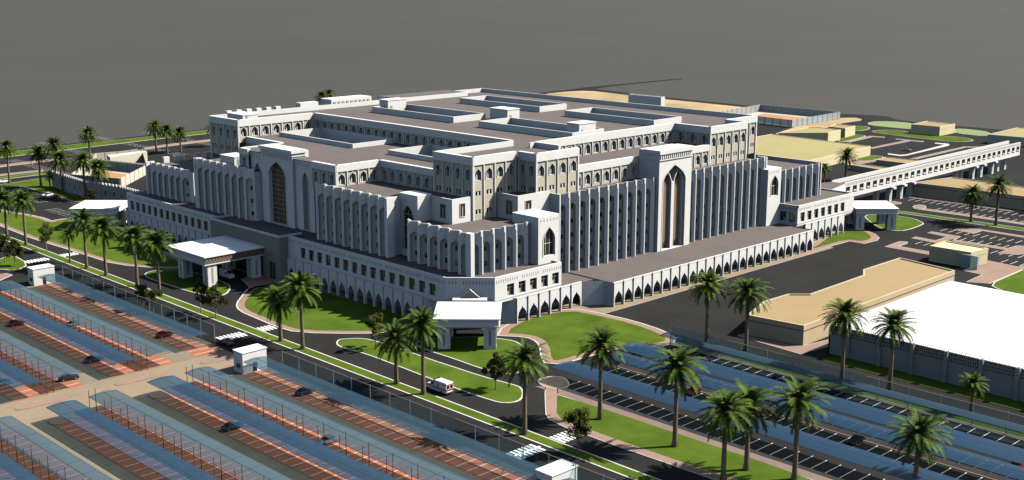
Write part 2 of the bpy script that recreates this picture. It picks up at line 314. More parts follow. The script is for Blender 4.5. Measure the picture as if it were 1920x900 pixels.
# ---------------------------------------------------------------- left car park (brick bays under tinted shades)
BASE = [(147.6,96),(147.6,345),(60,345),(20,300),(20,96)]
sheet('carpark_lane', BASE, .008, 'lane')
ROWS = [(139.8,147.0),(118.2,133.9),(95.9,111.6),(73.6,89.3),(51.3,67)]
mb = MB(); ln = MB()
for x0, x1 in ROWS:
    for y0, y1 in ((96,234.3),(251,344)):
        mb.face([(x0,y0,.014),(x1,y0,.014),(x1,y1,.014),(x0,y1,.014)], 'brick')
        y = y0+2
        while y < y1-1:
            ln.face([(x0+.3,y,.020),(x1-.3 if x1 > 140 else x0+6.2,y,.020),(x1-.3 if x1 > 140 else x0+6.2,y+.14,.020),(x0+.3,y+.14,.020)], 'paint')
            if x1 < 140: ln.face([(x1-6.2,y,.020),(x1-.3,y,.020),(x1-.3,y+.14,.020),(x1-6.2,y+.14,.020)], 'paint')
            y += 3.05
tag(mb.obj('brick_parking_bays'), kind='structure'); tag(ln.obj('bay_markings'), kind='structure')
sheet('cross_aisle', [(147.4,234.5),(147.4,250.7),(30,250.7),(30,234.5)], .024, 'paving2')
for i, (x0, x1) in enumerate(ROWS):
    c = (x0+x1)/2
    for yc, sg in ((246.2,1),):
        a = smooth([(x0-1.5,yc-1.6),(x0+9.5 if x1<140 else 148,yc-1.6),(x0+13 if x1<140 else 149,yc),(x0+13 if x1<140 else 149,yc+1.2),(x0,yc+1.6),(x0-2,yc+.4)], 2)
        mb = MB(); mb.prism(offset(a,.12), 0, .12, 'paving'); tag(mb.obj('aisle_island_kerb'), kind='structure'); sheet('aisle_island', a, .126, 'paving')
    if x1 < 140:
        a = smooth([(x0-.5,231),(x0+5.5,231),(x0+5.5,234),(x0+3,235.5),(x0,235)], 2)
        mb = MB(); mb.prism(offset(a,.12), 0, .12, 'paving'); tag(mb.obj('aisle_island_kerb'), kind='structure'); sheet('aisle_island', a, .126, 'paving')
# ---------------------------------------------------------------- right car park
sheet('right_carpark_asphalt', [(186.6,179),(190,181),(215,183),(228.4,180),(228.4,60),(186.6,60)], .010, 'asphalt')
mb = MB(); mb.prism([(182.4,180),(186.5,177.4),(186.5,60),(182.4,60)], -.01, .12, 'kerb', 'bulb'); tag(mb.obj('sidewalk'), kind='structure')
mb = MB(); mb.prism([(205.9,176.5),(208.6,177.5),(208.6,60),(205.9,60)], 0, .12, 'kerb', 'bulb'); tag(mb.obj('parking_median'), kind='structure')
mb = MB(); mb.prism([(228.4,181),(229.8,181),(229.8,60),(228.4,60)], -.01, .12, 'kerb', 'paving2'); tag(mb.obj('fence_footing'), kind='structure')
tag(sheet('fence_verge_grass', [(229.8,180.5),(231.2,180.5),(232.2,60),(229.8,60)], .05, 'grass'), kind='stuff')
a = smooth([(184,176.5),(187.5,174.2),(191.5,179.2),(190.5,182),(187,183),(184.5,181)], 2)
mb = MB(); mb.prism(offset(a,.25), -.01, .13, 'kerb'); tag(mb.obj('bulb_kerb'), kind='structure'); sheet('footpath_bulb', a, .137, 'paving')
ln = MB()
y = 175.4
while y > 62:
    for x0, x1 in ((186.8,192.3),(200.5,205.7),(208.9,214),(224.6,228.2)): ln.face([(x0,y,.018),(x1,y,.018),(x1,y+.15,.018),(x0,y+.15,.018)], 'paint')
    y -= 3.0
tag(ln.obj('bay_markings'), kind='structure')
# painted bays of the far right and back car parks
ln = MB()
def bays(x0, x1, ya, yb, step=3.0, wd=.18):
    y = ya
    while y > yb:
        ln.face([(x0,y,.016),(x1,y,.016),(x1,y+wd,.016),(x0,y+wd,.016)], 'paint'); y -= step
bays(449,455,233,150); bays(437.5,443,216,150); bays(402.5,408,196,140); bays(392.5,398,184,140); bays(381.5,387,186,150); bays(371.5,377,160,140); bays(377,382,192,176)
bays(206,211.5,478,420); bays(192,197.5,455,418, 3.0); bays(196,201,520,470)
for x0, x1, ya, yb in ((268,274,640,560),(300,306,640,545),(330,336,640,560),(232,238,590,520)): bays(x0, x1, ya, yb)
tag(ln.obj('bay_markings'), kind='structure')

# ---------------------------------------------------------------- parking shades, fence, booths
def shade(name, label, x0, x1, y0, y1, m, posts, group, zc=3.5):
    """vaulted tinted shade with its row of posts; each post a part"""
    t = thing(name, label, 'parking shade', ((x0+x1)/2, (y0+y1)/2, 0), 0, group)
    wd, L = x1-x0, y1-y0; mb = MB(); n = 6; k = max(2, int(L/6.1))
    F = lambda i, j: (-wd/2+wd*i/n, -L/2+L*j/k, zc-.18+.36*math.sin(math.pi*i/n))
    for i in range(n):
        for j in range(k):
            mb.face([F(i,j),F(i+1,j),F(i+1,j+1),F(i,j+1)], m)
    mb.obj('shade_roof', t)
    r = MB()
    for x in (-wd/2, wd/2): r.box(x-.05, x+.05, -L/2, L/2, zc-.26, zc-.19, 'darksteel')
    r.box(-.04, .04, -L/2, L/2, zc+.12, zc+.20, 'darksteel')
    for j in range(k+1): r.box(-wd/2, wd/2, -L/2+L*j/k-.03, -L/2+L*j/k+.03, zc-.27, zc-.20, 'darksteel')
    r.obj('roof_frame', t)
    if posts is not None:
        px, pz = posts; pm = MB(); pm.tube((0,0,0),(0,0,pz),.09,.07,'brown',6); pm = pm.mesh('post'); y = y0+1
        while y < y1:
            link('post', pm, t, (px-t.location.x, y-t.location.y, 0)); y += 6.95
    return t
RN = ['beside the street', 'second from the street', 'third from the street', 'nearest the photo corner', 'cut by the photo edge']
for side, (y0, y1) in (('right', (97, 234)), ('left', (249.7, 342))):
    wh = 'before the cross aisle' if side == 'right' else 'beyond the cross aisle'
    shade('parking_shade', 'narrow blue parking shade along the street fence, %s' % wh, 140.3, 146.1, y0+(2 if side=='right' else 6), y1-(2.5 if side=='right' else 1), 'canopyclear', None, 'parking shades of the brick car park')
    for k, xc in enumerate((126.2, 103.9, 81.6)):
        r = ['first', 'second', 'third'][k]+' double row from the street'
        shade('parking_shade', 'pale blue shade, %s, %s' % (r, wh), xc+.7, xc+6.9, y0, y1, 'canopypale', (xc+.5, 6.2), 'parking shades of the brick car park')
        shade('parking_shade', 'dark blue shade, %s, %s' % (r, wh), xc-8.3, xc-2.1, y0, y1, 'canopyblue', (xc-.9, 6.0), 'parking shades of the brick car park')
for k, (x0, x1, lab, m, yt) in enumerate(((224.2,227.9,'narrow clear blue parking shade hugging the glazed fence of the asphalt car park','canopyclear',178.5),(208.9,216.1,'broad dark blue parking shade in the asphalt car park, second from the glazed fence','canopydeep',179.5),(201.7,207.5,'blue parking shade just before the paved median of the asphalt car park','canopydeep',177),(187.7,194.3,'blue parking shade beside the palm lawn in the asphalt car park','canopydeep',180))):
    shade('parking_shade', lab, x0, x1, 62, yt, m, None, 'parking shades of the asphalt car park')
def fence(name, label, x, ys, h, panel_h, loc):
    t = thing(name, label, 'fence', loc); pm = MB(); pm.tube((0,0,0),(0,0,h),.13,.10,'steel',6); pm = pm.mesh('post')
    for y in ys: link('post', pm, t, (x-loc[0], y-loc[1], 0))
    p = MB(); a, b = min(ys)-loc[1], max(ys)-loc[1]; X = x-loc[0]
    p.face([(X,a,.25),(X,b,.25),(X,b,panel_h),(X,a,panel_h)], 'screen'); p.obj('glass_screen', t)
    q = MB(); q.face([(X,a,panel_h),(X,b,panel_h),(X,b,h-.15),(X,a,h-.15)], 'mesh'); q.obj('wire_mesh', t)
    r = MB(); r.box(X-.04,X+.04,a,b,h-.2,h-.12,'steel'); r.box(X-.04,X+.04,a,b,.15,.25,'kerb')
    r.obj('rail', t)
    br = MB()
    for y in ys[2::5]: br.tube((X,y-loc[1],h*.72),(X,y-loc[1]+4.2,.4),.05,.05,'steel',5)
    br.obj('brace', t); return t
fence('car_park_fence', 'tall glazed mesh fence on posts between the asphalt car park and the service road', 229.1, [179.2-7.05*i for i in range(17)], 4.8, 2.7, (229.1,120,0))
fence('street_fence', 'tall mesh fence between brick car park and street, before the cross aisle', 147.5, [226.5-6.5*i for i in range(20)], 5.5, 1.6, (147.5,165,0))
fence('street_fence', 'tall mesh fence between brick car park and street, beyond the cross aisle', 147.5, [256+6.5*i for i in range(14)], 5.5, 1.6, (147.5,300,0))
def booth(label, x, y):
    t = thing('guard_booth', label, 'guard booth', (x,y,0), 0, 'white guard booths on the street fence')
    b = MB(); b.box(-3.2,3.2,-1.9,1.9,0,4.9,'white'); b.obj('wall', t)
    r = MB(); r.box(-3.35,3.35,-2.05,2.05,4.9,5.1,'whiteroof'); r.obj('roof', t)
    d = MB(); d.box(-.5,.5,-1.96,-1.90,.05,2.3,'darkglass'); d.obj('door', t)
    wn = MB(); wn.box(-3.27,-3.2,-.8,.8,1.2,2.2,'darkglass'); wn.obj('window', t)
    v = MB(); v.tube((2.6,-1.5,5.1),(2.6,-1.5,5.6),.12,.12,'steel',8); v.obj('roof_vent', t)
booth('white guard booth at the far end of the brick car park', 143.4, 345.9)
booth('white guard booth at the cross aisle of the brick car park', 143.9, 234.3)
booth('white guard booth cut by the photo edge beside the street', 144.8, 137.4)
# ---------------------------------------------------------------- hospital
HB = (290.0, 300.0, 0.0)
H = thing('hospital_building', 'huge white flat-roofed hospital with finned facades, arcades and two tall arched entrance towers', 'building', HB)
INV = Matrix.Translation((-HB[0],-HB[1],0))
def hp(name, me, loc=(0,0,0), rz=0, parent=None):
    o = link(name, me, None, loc, rz)
    if parent: o.parent = parent
    else: o.parent = H; o.matrix_parent_inverse = INV
    return o
def split_parts(name, mb):
    """links mb as parts of the hospital, one object for each far-apart piece"""
    n = len(mb.f); B = []
    for f in mb.f:
        P = [mb.v[i] for i in f]; B.append(([min(p[k] for p in P) for k in range(3)], [max(p[k] for p in P) for k in range(3)]))
    root = list(range(n))
    def find(i):
        while root[i] != i: root[i] = root[root[i]]; i = root[i]
        return i
    for i in range(n):
        for j in range(i):
            gap = math.sqrt(sum(max(0, B[i][0][k]-B[j][1][k], B[j][0][k]-B[i][1][k])**2 for k in range(3)))
            if gap < .05: root[find(i)] = find(j)
    G_ = {}
    for i in range(n): G_.setdefault(find(i), []).append(i)
    for ids in G_.values():
        q = MB()
        for i in ids: q.face([mb.v[k] for k in mb.f[i]], mb.names[mb.m[i]])
        hp(name, q.mesh(name))
RF = lambda y, x0=0: frame((x0,y), (1,0), (0,-1))       # facades that look to -y
LF = lambda x, y0=0: frame((x,y0), (0,1), (-1,0))       # facades that look to -x
# --- low arcades
AP = [(1.68,0),(1.68,1.9),(1.50,2.0),(1.46,2.5),(1.28,3.0),(1.0,3.15),(.88,3.5),(.45,3.8),(0,4.45)]
def arcade_mesh(F):
    mb = MB(); opening(mb, F, 0, 4.15, 0, 6.9, 2.075, AP, .55, 'white', 'white')
    mb.obox(F,-.16,.16,0,.28,0,6.7,'white'); mb.obox(F,-.22,.22,0,.34,6.45,6.98,'white'); mb.obox(F,.2,3.95,-.02,.06,6.62,6.9,'white'); mb.obox(F,0,4.15,-.45,-.002,6.6,6.9,'white')
    return mb.mesh('arcade_bay')
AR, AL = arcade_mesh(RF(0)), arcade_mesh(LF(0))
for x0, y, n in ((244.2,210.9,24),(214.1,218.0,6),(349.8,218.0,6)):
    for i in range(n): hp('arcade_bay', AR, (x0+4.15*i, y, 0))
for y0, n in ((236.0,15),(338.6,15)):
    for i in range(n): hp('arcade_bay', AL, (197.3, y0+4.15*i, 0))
mb = MB()   # corridor behind the arcades: back walls, end walls and low roofs
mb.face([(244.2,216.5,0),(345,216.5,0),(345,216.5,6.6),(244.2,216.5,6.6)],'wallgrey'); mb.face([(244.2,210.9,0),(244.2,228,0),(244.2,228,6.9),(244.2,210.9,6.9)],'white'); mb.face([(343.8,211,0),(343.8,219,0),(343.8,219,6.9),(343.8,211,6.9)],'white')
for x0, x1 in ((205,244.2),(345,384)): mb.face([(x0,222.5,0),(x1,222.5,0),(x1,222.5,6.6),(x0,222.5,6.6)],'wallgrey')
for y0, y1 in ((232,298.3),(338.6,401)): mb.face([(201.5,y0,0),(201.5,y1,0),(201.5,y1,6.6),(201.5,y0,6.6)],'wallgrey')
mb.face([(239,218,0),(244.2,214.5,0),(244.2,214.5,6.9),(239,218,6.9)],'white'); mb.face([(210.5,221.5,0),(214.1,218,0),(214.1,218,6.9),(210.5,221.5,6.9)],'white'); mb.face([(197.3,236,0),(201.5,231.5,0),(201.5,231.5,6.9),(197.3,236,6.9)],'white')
mb.box(376,381.5,222,230,0,6.2,'white')
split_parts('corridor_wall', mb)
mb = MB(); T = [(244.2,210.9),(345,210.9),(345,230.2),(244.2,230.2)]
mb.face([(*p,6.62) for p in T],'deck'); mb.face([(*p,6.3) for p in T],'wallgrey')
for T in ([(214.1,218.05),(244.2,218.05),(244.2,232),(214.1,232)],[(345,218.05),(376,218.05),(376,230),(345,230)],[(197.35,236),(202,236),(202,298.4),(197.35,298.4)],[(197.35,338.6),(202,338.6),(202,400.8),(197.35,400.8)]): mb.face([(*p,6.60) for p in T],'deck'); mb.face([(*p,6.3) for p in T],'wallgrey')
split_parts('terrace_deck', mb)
# --- podium with its window band
PW = [(1.28,7.75),(1.28,10.95)]
def slits(mb, F, a0, a1):
    a = a0+.5
    while a < a1-.4:
        mb.obox(F, a, a+.26, -.05, .02, 11.75, 12.6, 'wallgrey'); a += .82 if (int((a-a0)/.82) % 10) != 9 else 2.0
def band(F, L, wins, pitch, first, z1=13.5, z0=6.55):
    """upper podium wall with recessed windows; returns mesh"""
    mb = MB(); cs = [first+pitch*i for i in range(wins)]; edges = [0]+[(a+b)/2 for a, b in zip(cs, cs[1:])]+[L]
    if not cs: mb.face([F(0,0,z0),F(L,0,z0),F(L,0,z1),F(0,0,z1)],'white')
    for i, c in enumerate(cs): opening(mb, F, edges[i], edges[i+1], z0, z1, c, PW, .55, 'white', 'white')
    slits(mb, F, 0, L); mb.obox(F,0,L,-.45,-.003,z1-.8,z1+.03,'white'); mb.obox(F,0,L,.0,.10,7.3,7.55,'white')
    hp('podium_wall', mb.mesh('podium_wall'))
    for c in cs:
        wm = MB(); fill(wm, F, c, PW, -.5, 'glass')
        for a in (-1.26,-.04,1.18): wm.obox(F,c+a,c+a+.08,-.5,-.42,7.75,10.95,'stone')
        wm.obox(F,c-1.28,c+1.28,-.5,-.43,9.9,9.98,'stone'); wm.obox(F,c-1.1,c-.15,-.49,-.46,7.8,9.0,'cream')
        hp('podium_window', wm.mesh('podium_window'))
band(LF(198,227.7), 70.8, 15, 4.14, 5.2)
band(LF(198,337), 61.5, 14, 4.14, 4.2)
band(RF(218.7,206.9), 24.7, 5, 4.2, 5.6)
band(RF(218.7,346), 35.5, 7, 4.2, 3.0)
band(LF(346,218.7), 11.5, 3, 3.6, 2.2)
band(frame((206.9,218.7),(-.7071,.7071),(-.7071,-.7071)), 12.65, 0, 1, 0, z0=0)
mb = MB()
mb.face([(231.6,218.7,6.6),(231.6,232,6.6),(231.6,232,13.5),(231.6,218.7,13.5)],'white'); mb.face([(381.5,218.7,6.2),(381.5,258,6.2),(381.5,258,13.5),(381.5,218.7,13.5)],'white'); mb.face([(198,398.5,0),(240,398.5,0),(240,398.5,13.5),(198,398.5,13.5)],'white')
mb.face([(376,218.7,6.2),(381.5,218.7,6.2),(381.5,258,6.2),(376,258,6.2)],'white')
mb.box(231.2,231.6,219.2,232,12.9,13.52,'white'); mb.box(346.45,381.1,257.6,258,12.9,13.5,'white'); mb.box(381.1,381.5,219.2,258,12.9,13.52,'white'); mb.box(198.5,240,398.1,398.5,12.9,13.52,'white')
split_parts('podium_wall', mb)
D = [(206.9,218.9),(231.3,218.9),(231.3,229.5),(346.2,229.5),(346.2,218.9),(381.3,218.9),(381.3,258),(357,262),(357,376),(240,398.3),(198.2,398.3),(198.2,227.7)]
mb = MB(); mb.face([(*p,13.0) for p in D],'deck'); hp('podium_deck', mb.mesh('podium_deck'))
mb = MB(); mb.prism([(195,298.5),(203,298.5),(203,337),(195,337)],0,13.2,'stone','deck'); 
for a in ((194.7,195.3,298.2,337.3),(195.3,203,298.2,298.8),(195.3,203,336.7,337.3)): mb.box(*a,13.2,13.75,'white')
mb.box(194.93,195.0,301,304.2,.1,5.2,'darkglass'); mb.box(194.9,195.0,308,326,.1,6.5,'darkglass')
for y in (301,302.5,304.1): mb.box(194.86,194.93,y-.07,y+.07,.1,5.3,'stone')
hp('entrance_block', mb.mesh('entrance_block'))
mb = MB(); F = frame((206.9,218.7),(-.7071,.7071),(-.7071,-.7071)); A = [(4.1,.02,9.1),(8.5,.02,9.1),(6.3,.9,9.1)]      # little gabled skylight on the chamfer
P = [F(3.9,0,8.6),F(8.7,0,8.6),F(6.3,0,10.7),F(3.9,1.2,8.6),F(8.7,1.2,8.6),F(6.3,1.2,10.7)]
mb.face([P[0],P[2],P[5],P[3]],'white'); mb.face([P[1],P[4],P[5],P[2]],'white'); mb.face([P[3],P[4],P[5]],'cream'); mb.obox(F,3.9,8.7,.02,1.0,7.7,8.6,'darkglass')
hp('gable_light', mb.mesh('gable_light'))
# --- finned facades: every bay leans 37 degrees to the street corner and carries a recess with a column of small windows
BAY = 4.12
def fin_meshes(F0, h, hw, sc):
    """F0 frame with d = 0 at the valley line; the bay's own face runs from the valley out to the nose"""
    mb = MB(); N = (2.75, 2.15); L = math.hypot(*N); t = (N[0]/L, N[1]/L); nn = (-t[1], t[0])
    G = lambda s, d, z: F0(s*t[0]+d*nn[0], s*t[1]+d*nn[1], z)
    pr = [(hw,.15),(hw,h-4.0),(hw*.94,h-3.7),(hw*.6,h-3.3),(0,h-2.9)]
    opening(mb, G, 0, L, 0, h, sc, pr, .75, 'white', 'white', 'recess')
    ht = h-3.0; a1 = N[0]+.34
    mb.face([F0(N[0],N[1],ht),F0(a1,N[1],ht),F0(a1,N[1],h+.42),F0(N[0],N[1],h+.42)],'white'); mb.face([F0(a1,N[1],ht),F0(BAY,0,ht),F0(BAY,0,h),F0(a1,N[1],h+.1)],'white')
    mb.face([F0(N[0],N[1],ht),F0(a1,N[1],ht),F0(a1,N[1]-.6,ht),F0(N[0],N[1]-.6,ht)],'white')
    mb.face([F0(0,0,h-1),F0(N[0],N[1],h-1),F0(a1,N[1],h-1),F0(BAY,0,h-1)],'deck'); mb.face([G(0,0,h),G(L,0,h),G(L,-.28,h),G(.3,-.28,h)],'white'); mb.face([G(.3,-.28,h-1),G(L,-.28,h-1),G(L,-.28,h),G(.3,-.28,h)],'white')
    mb.obox(F0,N[0]-.35,a1,N[1]-.55,N[1]-.01,h-1,h+.42,'white'); mb.obox(F0,a1-.3,a1+.3,N[1]-1.3,N[1]-.56,h-1,h+.05,'white')
    mb.face([F0(N[0]+.3,N[1]-.6,0),F0(BAY,0,0),F0(BAY,0,ht),F0(N[0]+.3,N[1]-.6,ht)],'white')
    c = (N[0]+.16, N[1]-.36); r = .42; k = 12
    for i in range(k):
        u, v = 2*math.pi*i/k, 2*math.pi*(i+1)/k
        mb.face([F0(c[0]+r*math.cos(q),c[1]+r*math.sin(q),z) for q, z in ((u,0),(v,0),(v,ht),(u,ht))],'white')
    wn = MB(); st = 4.05; z = 1.6; b0 = sc-hw+.55; wn.obox(G, b0-.15, b0-.07, -.75, -.66, .2, h-4.4, 'white')
    while z < h-4.6:
        wn.obox(G, b0, b0+.72, -.75, -.70, z, z+1.35, 'glass'); wn.obox(G, b0-.06, b0+.78, -.75, -.62, z-.16, z-.02, 'white'); z += st
    return mb.mesh('fin_bay'), wn.mesh('window_column')
def fins(maker, h, spots):
    a, b = maker
    for loc in spots: o = hp('fin_bay', a, loc); hp('window_column', b, parent=o)
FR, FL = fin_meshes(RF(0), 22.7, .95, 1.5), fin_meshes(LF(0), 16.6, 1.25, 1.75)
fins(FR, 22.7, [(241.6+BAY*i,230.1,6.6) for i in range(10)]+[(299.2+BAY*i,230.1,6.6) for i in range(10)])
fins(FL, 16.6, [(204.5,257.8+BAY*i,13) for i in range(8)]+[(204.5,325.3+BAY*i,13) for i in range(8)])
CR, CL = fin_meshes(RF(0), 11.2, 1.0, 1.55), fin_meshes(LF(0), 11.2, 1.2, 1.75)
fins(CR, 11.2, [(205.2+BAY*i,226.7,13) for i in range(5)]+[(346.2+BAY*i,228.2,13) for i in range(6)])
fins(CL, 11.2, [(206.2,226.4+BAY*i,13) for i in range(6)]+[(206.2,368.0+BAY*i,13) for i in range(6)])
# --- solid wings behind the fins
def wing(name, x0, x1, y0, y1, z0, z1, dz=.9, m='white'):
    mb = MB(); mb.prism([(x0,y0),(x1,y0),(x1,y1),(x0,y1)], z0, z1-dz, m, 'deck')
    hp(name, mb.mesh(name))
wing('wing', 204.45, 250, 257.85, 291.2, 12.5, 29.5); wing('wing', 209.5, 250, 291.2, 325.2, 12.5, 29.4); wing('wing', 204.45, 250, 325.2, 358.2, 12.5, 29.5); wing('wing', 241.5, 340.4, 230.15, 262, 6.4, 29.2)
wing('corner_block', 206.15, 228, 226.65, 251.2, 12.5, 24.2); wing('corner_block', 206.15, 240, 366, 394, 12.5, 24.2); wing('corner_block', 345, 371.2, 228.15, 258, 12.5, 24.2)
mb = MB()
mb.box(204.0,205.3,224.55,226.6,13,24.4,'white')            # lit corner pier
mb.box(202.4,205,256.6,257.8,13,29.6,'white')
mb.prism([(203.0,257.5),(211.8,257.5),(211.8,257.9),(203.0,257.9)],13,29.5,'white')
mb.box(371.2,371.7,226.2,258,13,24.6,'white'); mb.box(340.3,341,228.2,232,6.6,29.5,'white')
mb.box(241.1,241.55,228.6,240,6.6,29.4,'white'); mb.box(203.2,206.4,392.7,393.6,13,24.4,'white'); mb.box(202.3,205,357.4,358.6,13,29.6,'white')
for i in range(5): mb.box(350+4.1*i,352.4+4.1*i,256.6,257.8,23.3,25.6,'white')
for i in range(6): mb.box(210+4.2*i,212.2+4.2*i,392.6,393.8,23.3,25.4,'white')
split_parts('corner_pier', mb)
# stair blocks beside the corner tower
def rectwin(mb, F, a, z0, w, h):
    mb.obox(F,a,a+w,0,.05,z0,z0+h,'darkglass'); mb.obox(F,a+w*.42,a+w*.58,.05,.10,z0,z0+h*.75,'cream')
    for q in ((a-.14,a,0,.14,z0-.1,z0+h+.12),(a+w,a+w+.14,0,.14,z0-.1,z0+h+.12),(a,a+w,0,.14,z0+h,z0+h+.12),(a,a+w,0,.16,z0-.14,z0)): mb.obox(F,*q,'white')
def stair(x0,x1,y0,y1,z1):
    mb = MB(); mb.prism([(x0,y0),(x1,y0),(x1,y1),(x0,y1)],12.8,z1,'white','deck'); hp('stair_block', mb.mesh('stair_block'))
stair(212.2,219.6,240.9,257.6,29.4); stair(228.6,241.3,232.4,240.45,29.4)
mb = MB()
for a in ((212.2,212.6,240.9,257.6),(212.6,219.4,240.9,241.3),(228.6,229.0,232.4,240.4),(229.0,241,232.4,232.8)): mb.box(*a,29.4,30.1,'white')
split_parts('stair_parapet', mb)
mb = MB(); rectwin(mb, RF(240.9), 215.0, 25.0, 1.8, 3.6); rectwin(mb, LF(212.2), 243.5, 24.6, 2.2, 3.8); rectwin(mb, RF(232.4), 231.5, 25.0, 2.2, 3.4); rectwin(mb, LF(228.6), 234.6, 24.6, 2.4, 4.0); split_parts('stair_window', mb)
# small towers with one big arched window
def tower(name, F, w, z0, z1, c, prof, depth, back, dp=8, m='white', extra=None, cornice=True):
    mb = MB(); opening(mb, F, 0, w, z0, z1, c, prof, depth, m, m, back)
    mb.face([F(0,0,z0),F(0,-dp,z0),F(0,-dp,z1),F(0,0,z1)],m); mb.face([F(w,0,z0),F(w,-dp,z0),F(w,-dp,z1),F(w,0,z1)],m); mb.face([F(0,-dp,z0),F(w,-dp,z0),F(w,-dp,z1),F(0,-dp,z1)],m)
    mb.face([F(0,0,z1),F(w,0,z1),F(w,-dp,z1),F(0,-dp,z1)],'whiteroof')
    if cornice:
        a = .8
        while a < w-.7: mb.obox(F,a,a+.28,-.05,.03,z1-1.5,z1-.8,'stone'); a += 1.25
    if extra: extra(mb)
    return hp(name, mb.mesh(name))
def big_window(F, c, prof, d, par, m='darkglass', rows=3.2, frame_m='cream'):
    wm = MB(); fill(wm, F, c, prof, d, m); hw, z0, zt = prof[0][0], prof[0][1], prof[-1][1]
    for a in (-hw*.33, hw*.33): wm.obox(F,c+a-.07,c+a+.07,d,d+.1,z0,zt-(zt-prof[1][1])*.45,frame_m)
    z = z0+rows
    while z < prof[1][1]+1: wm.obox(F,c-hw,c+hw,d,d+.12,z,z+.18,frame_m); z += rows
    o = link('arched_glazing', wm.mesh('arched_glazing'), par); return o
p = arch(2.2,15,19.6,22.8); F = RF(222,226); o = tower('window_tower', F, 8, 6.6, 26.0, 4.2, p, .8, None, 10, extra=lambda mb: mould(mb, F, 4.2, p, .28, 0, .12, 'white')); big_window(F, 4.2, p, -.78, o)
p = arch(2.1,16.5,20.4,23.4); F2 = RF(225.9,338.4); o = tower('window_tower', F2, 7.7, 6.6, 25.7, 4.0, p, .8, None, 8, extra=lambda mb: mould(mb, F2, 4.0, p, .28, 0, .12, 'white')); big_window(F2, 4.0, p, -.78, o)
p = arch(2.5,15,24.2,27.4); F3 = LF(207.7,249.9); o = tower('window_tower', F3, 7.8, 13, 30.5, 4.2, p, .9, None, 5, cornice=False, extra=lambda mb: mould(mb, F3, 4.2, p, .28, 0, .12, 'white')); big_window(F3, 4.2, p, -.88, o)
# --- entrance towers
p = arch(5.4,6.7,27.9,32.6); F4 = RF(227,282.6)
def ex(mb):
    mb.obox(F4,-.45,16.15,-6,.55,36.4,37.6,'white'); mb.obox(F4,-.2,15.9,-6,.3,34.5,34.75,'white')
    a = .3
    while a < 15.4: mb.obox(F4,a,a+.45,0,.28,34.95,36.1,'white'); a += .95
    mould(mb, F4, 7.4, p, .3, 0, .1, 'white')
T1 = tower('entrance_tower', F4, 15.7, 6.6, 37.4, 7.4, p, 2.2, 'stone', 8, extra=ex, cornice=False)
lm = MB()
for c in (4.72,10.08):
    pl = arch(1.95,6.7,27.2,30.6); mould(lm, F4, c, pl, .3, -2.2, -.6, 'white')
    x = [c-1.95, c+1.95]
    for sg in (-1,1):
        k = -4.0
        while k < 27:     # crossing slats of the screen
            pts = []
            for t in (0,1):
                a = x[0] if (t == 0) == (sg == 1) else x[1]; pts.append((a, 6.8+k+t*3.9))
            (a0,za),(a1,zb) = pts
            if za >= 6.8 and zb <= 29.4: lm.face([F4(a0,-1.55+.05*sg,za),F4(a1,-1.55+.05*sg,zb),F4(a1,-1.55+.05*sg,zb+.34),F4(a0,-1.55+.05*sg,za+.34)],'lattice')
            k += .82
    fill(lm, F4, c, pl, -1.75, 'brown')
lm.obox(F4,6.7,8.1,-2.0,-.55,6.7,27.5,'white')
link('lattice_screen', lm.mesh('lattice_screen'), T1)
p = arch(4.5,13.2,28.8,32.7); F5 = LF(206.4,307.0)
def ex2(mb):
    mb.obox(F5,-.4,17.6,-5,.5,36.1,37.0,'white'); mb.obox(F5,-.25,17.45,-5,.35,35.1,35.3,'white')
    a = 1
    while a < 16.4: mb.obox(F5,a,a+.35,-.05,.03,33.7,34.8,'stone'); a += 1.3
    mould(mb, F5, 8.6, p, .35, 0, .12, 'white')
T2 = tower('entrance_tower', F5, 17.2, 13, 36.6, 8.6, p, 1.2, None, 6, extra=ex2, cornice=False)
big_window(F5, 8.6, p, -1.18, T2, 'brown', 1.5, 'lattice')
p = arch(1.5,13.2,28.4,31.0)
for y0 in (297.4,324.3):
    F6 = LF(207.2,y0); o = tower('tower_wing', F6, 9.5 if y0 < 300 else 7.0, 13, 34.3, 4.3 if y0 < 300 else 3.4, p, .75, None, 5, extra=lambda mb: mould(mb, F6, 4.3 if y0 < 300 else 3.4, p, .3, 0, .1, 'white')); big_window(F6, 4.3 if y0 < 300 else 3.4, p, -.73, o, 'stone', 40)
# --- upper storeys: white fascia, beige panels between white piers, arched windows
AW = [(1.18,.35),(1.18,2.15),(1.05,2.55),(.75,2.95),(.35,3.2),(0,3.62)]
def arched_window_mesh(F):
    wm = MB(); mould(wm, F, 0, AW, .22, -.02, .14, 'white'); d = -.95
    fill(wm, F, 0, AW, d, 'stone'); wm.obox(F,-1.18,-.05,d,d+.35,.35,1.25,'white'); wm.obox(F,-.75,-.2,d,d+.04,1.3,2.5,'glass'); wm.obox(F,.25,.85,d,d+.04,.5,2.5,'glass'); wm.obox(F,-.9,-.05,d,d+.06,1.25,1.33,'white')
    wm.obox(F,-.15,.15,d,d+.5,.35,2.6,'white')
    return wm.mesh('arched_window')
def square_window_mesh(F):
    wm = MB(); wm.obox(F,-.95,.95,-.3,-.27,0,1.3,'glass'); wm.obox(F,-.1,.3,-.27,-.1,0,1.1,'white')
    return wm.mesh('square_window')
AWM = {'R': arched_window_mesh(RF(0)), 'L': arched_window_mesh(LF(0))}; SQM = {'R': square_window_mesh(RF(0)), 'L': square_window_mesh(LF(0))}
SQ = [(.95,0),(.95,1.3)]
